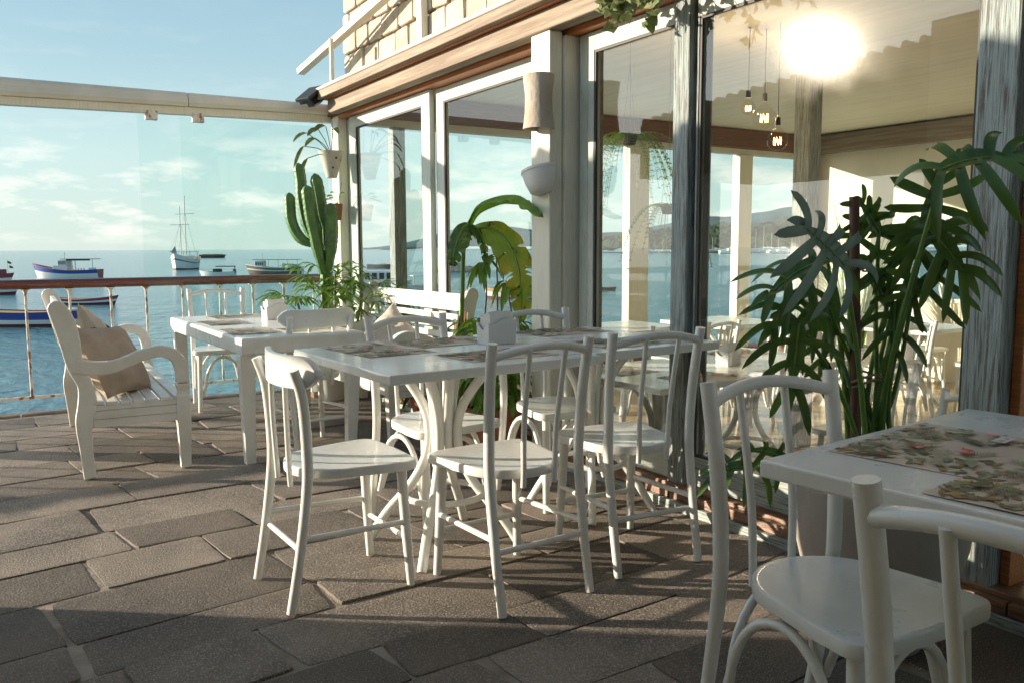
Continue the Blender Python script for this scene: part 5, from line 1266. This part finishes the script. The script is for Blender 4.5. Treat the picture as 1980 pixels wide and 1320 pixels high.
hl = ['pale house with red roof lowest on the wooded slope', 'pale house with red roof halfway up the wooded slope', 'pale house with red roof near the top of the wooded slope', 'pair-like pale house with red roof right of the lowest one', 'pale house with red roof nearest the split-leaf plant']
for i, (x, y, z) in enumerate(((660, 505, 13), (705, 500, 24), (755, 520, 36), (690, 470, 16), (735, 450, 24))):
    t = empty('hillside_house', (x, y, SEA + z), R(-40 + i * 13), hl[i], 'house', 'houses on the far wooded slope')
    b = MB(); b.box(-6, 6, -4, 4, -8, 4); b.build('wall', M['hwhite'], t)
    b = MB(); b.prism([(-6.6, 4), (6.6, 4), (0, 6.6)], -4.6, 4.6, 'y'); b.build('roof', M['roofr'], t)
    b = MB(); [b.box(-4.5 + k * 3, -3.2 + k * 3, -4.06, -4.01, .5, 2.6) for k in range(4)]; b.build('window', M['hdark'], t)

# ------------------------------------------------------------------ inside the room
GI = 'white pedestal tables inside the glazed room'; GCI = 'white bentwood chairs inside the glazed room'
def itable(x, y, rz, label): return table(x, y, rz, FI, label, GI)
def ichair(kind, br, x, y, rz, label): return chair(kind, br, x, y, rz, label, GCI, FI)
itable(3.42, 3.74, 2, 'inside table pressed against the glass beside the middle post, lower than the terrace tables')
itable(4.32, 3.90, 0, 'inside table carrying a square white napkin holder behind the sliding door')
itable(5.15, 6.15, 0, 'inside table near the sea-side glass behind the door pane')
itable(6.35, 6.05, 0, 'inside table near the sea-side glass, right of the slim inside post')
itable(7.35, 4.70, 4, 'inside table in the sunlight in front of the cream back wall')
itable(8.35, 6.15, 0, 'inside table in the far corner beneath the tall grass plant')
itable(5.2, .9, 0, 'inside table behind the weathered post at the right edge')
ichair('spindle', 'arch', 6.72, 4.40, 60, 'inside chair at the left of the sunlit table, its seat turned to the plant stems')
ichair('spindle', 'arch', 7.78, 4.20, 8, 'inside chair at the right of the sunlit table seen from behind')
ichair('spindle', 'arch', 7.45, 5.42, 180, 'inside chair behind the sunlit table, back to the wall')
ichair('spindle', 'arch', 5.95, 5.25, 12, 'inside chair before the sea-side table, right of the middle post')
ichair('spindle', 'arch', 6.55, 5.25, -8, 'inside chair beside its neighbour at the sea-side table, nearer the plant')
ichair('spindle', 'arch', 5.35, 5.35, 5, 'inside chair whose back rises just above the terrace table edge by the middle post')
ichair('spindle', 'arch', 4.75, 5.30, -4, 'inside chair whose back rises over the terrace table behind the door pane')
ichair('spindle', 'arch', 4.35, 3.05, 5, 'inside chair with its seat seen low through the door pane behind the foreground chair')
ichair('spindle', 'arch', 8.45, 5.25, 175, 'inside chair near the back wall beyond the sunlit table')
ichair('spindle', 'arch', 8.05, 3.35, 185, 'inside chair by the back wall partly behind the weathered post')
ichair('spindle', 'arch', 3.32, 1.98, 75, 'inside chair just behind the threshold with only its curved top showing over the foreground table')
napk2 = napkins(3.95, 3.72, FI + .791, 10, 'square white napkin holder on the inside table seen through the sliding door')
placemat(3.25, 3.95, FI + .7912, 92, .42, .30, 'pinkish placemat on the inside table against the glass, far corner', 21, 0, False)
placemat(3.45, 3.45, FI + .7912, 4, .42, .30, 'pinkish placemat on the inside table against the glass, near edge', 22, 0, False)
placemat(4.45, 4.10, FI + .7912, 4, .42, .30, 'placemat behind the napkin holder on the inside table', 23, 0, False)
placemat(7.25, 4.60, FI + .7912, 8, .42, .30, 'placemat on the sunlit inside table', 24, 0, False)
# pendant bulbs
for i, (x, y, z, r_, lab) in enumerate(((4.37, 3.744, 1.874, .066, 'lowest globe filament bulb hanging behind the sliding door'), (4.42, 3.90, 2.04, .072, 'large globe filament bulb hanging just above the lowest one'), (4.30, 3.93, 2.095, .045, 'pear-shaped filament bulb, leftmost of the hanging bulbs'))):
    t = empty('pendant_bulb', (x, y, z), 0, lab, 'light bulb', 'pendant filament bulbs')
    b = MB(); pr = [(.001, -r_)] + [(r_ * math.sin(a * math.pi / 12), -r_ * math.cos(a * math.pi / 12)) for a in range(1, 10)] + [(.016, r_ * 1.25), (.014, r_ * 1.45)]; b.lathe(pr, 20, cap=False); b.build('bulb', M['clearg'], t, smooth=True)
    b = MB(); b.tube([(0, 0, r_ * 1.42), (0, 0, r_ * 1.42 + .05)], [.017, .015], 12); b.build('socket', M['black'], t)
    b = MB(); b.tube([(0, 0, r_ * 1.4 + .05), (0, 0, 2.60 - z)], .0028, 6); b.build('cable', M['black'], t)
    b = MB()
    for k in range(7):
        a = k * .9; b.tube([(.35 * r_ * math.cos(a), .35 * r_ * math.sin(a), r_ * .3), (.35 * r_ * math.cos(a + .45), .35 * r_ * math.sin(a + .45), -r_ * .42)], .0012, 4)
    b.build('filament', M['fil'], t)
    pl = bpy.data.lights.new('bulb_light', 'POINT'); pl.energy = 3; pl.color = (1, .72, .42); pl.shadow_soft_size = .02
    po = bpy.data.objects.new('bulb_light', pl); COL.objects.link(po); po.parent = t
# hanging ferns and grass plant inside
def fern(x, y, z, seed, label, n_f=46, L0=.46):
    t = empty('hanging_fern', (x, y, z), 0, label, 'fern', 'ferns hanging inside the glass'); rnd = random.Random(seed)
    b = MB(); b.lathe([(.001, -.05), (.035, -.05), (.05, 0), (.045, 0), (.001, -.01)], 18, cap=False); b.build('basket', M['soil'], t, smooth=True)
    b = MB(); [b.tube([(.045 * math.cos(a), .045 * math.sin(a), 0), (0, 0, .42)], .0012, 4) for a in (0, 2.1, 4.2)]; b.tube([(0, 0, .42), (0, 0, 2.60 - z)], .0015, 4); b.build('hanging_wire', M['steel'], t)
    l = MB()
    for q in range(n_f):
        a = rnd.uniform(0, 6.28); d = Vector((math.cos(a), math.sin(a), 0)); L_ = L0 * rnd.uniform(.6, 1.1); dr = rnd.uniform(.7, 1.5)
        P_ = [d * L_ * .75 * u ** .8 + Vector((0, 0, L_ * (.35 * u - dr * u * u))) for u in [k / 16 for k in range(17)]]; l.tube(P_, .0011, 3); s_ = d.cross(Vector((0, 0, 1)))
        for k in range(1, 17):
            w_ = .030 * math.sin(math.pi * (k / 17) ** .7) + .004
            for sg in (1, -1): ribbon(l, [P_[k], P_[k] + s_ * sg * w_ * .55 + Vector((0, 0, -.003)), P_[k] + s_ * sg * w_ + Vector((0, 0, -.008))], [.0045, .0055, .001], (0, 0, 1), .1)
    l.build('fronds', M['leafl'], t)
fern(3.35, 3.98, 1.86, 3, 'hanging fern basket inside the door pane under the eaves')
fern(3.55, 3.85, 1.45, 4, 'lower trailing fern inside the door pane, left of the middle post', 30, .36)
t = potted('grass_plant', (8.3, 5.95, FI), 'tall grassy plant in a pot in the far corner of the room', 'potted plant')
b = pot_mb(.16, .22, .42); b.build('pot', M['potw'], t, smooth=True); b = MB(); rnd = random.Random(8)
for q in range(90):
    a = rnd.uniform(0, 6.28); d = Vector((math.cos(a), math.sin(a), 0)); L_ = rnd.uniform(.7, 1.9); sp = rnd.uniform(.1, .5)
    ribbon(b, [Vector((0, 0, .4)) + d * (.1 + L_ * sp * u * u) + Vector((0, 0, L_ * (u - .35 * sp * u * u * 2))) for u in (0, .25, .5, .75, 1)], [.008, .010, .009, .006, .001], (d.y, -d.x, .3), .2)
b.build('blades', M['leafl'], t)

# ------------------------------------------------------------------ terrace left of the picture; palm and rear wall added for shade
t = empty('side_house', (-1.40, 0, 0), 0, 'plastered side house with a tiled porch roof closing the terrace on the left', 'building')
b = MB(); b.box(-2.6, 0, -3.2, 4.38, -.5, 3.1); b.build('wall', M['wall'], t)
b = MB(); b.prism([(4.39, 2.04), (8.1, 2.04), (8.1, 2.68), (4.39, 2.94)], -2.2, 0.0, 'x'); b.build('porch_roof', M['beam'], t)
b = MB(); y = 4.42
while y < 8.1: b.tube([(-2.25, y, 2.965 - (y - 4.16) * .0685), (.04, y, 2.965 - (y - 4.16) * .0685)], .045, 8); y += .17
b.build('roof_tiles', M['terra'], t, smooth=True)
b = MB(); b.box(-.25, -.10, 7.0, 7.15, 0, 2.04); b.build('post', M['cream'], t)
palm((-2.3, 6.3, .0), 'unseen lady palm added under the porch roof to dapple the sunlight', [(0, 0, .55), (.12, .05, .4), (-.1, .1, .55)], 17)  # added out of view to break up the sun on the floor
t = empty('rear_sky_block', (0, -2.6, 0), 0, 'unseen plastered wall and wooden canopy added behind the camera to block sky light', 'building')  # unseen wall and canopy, added to darken ambient light on the foreground
b = MB(); b.box(-4.4, 2.7, -.3, 0, -.4, 4.0); b.build('wall', M['wall'], t)
b = MB(); b.box(-1.4, 2.4, 0, 2.9, 2.95, 3.05); b.build('porch_roof', M['beamx'], t)  # added canopy that shades the foreground from overhead sky
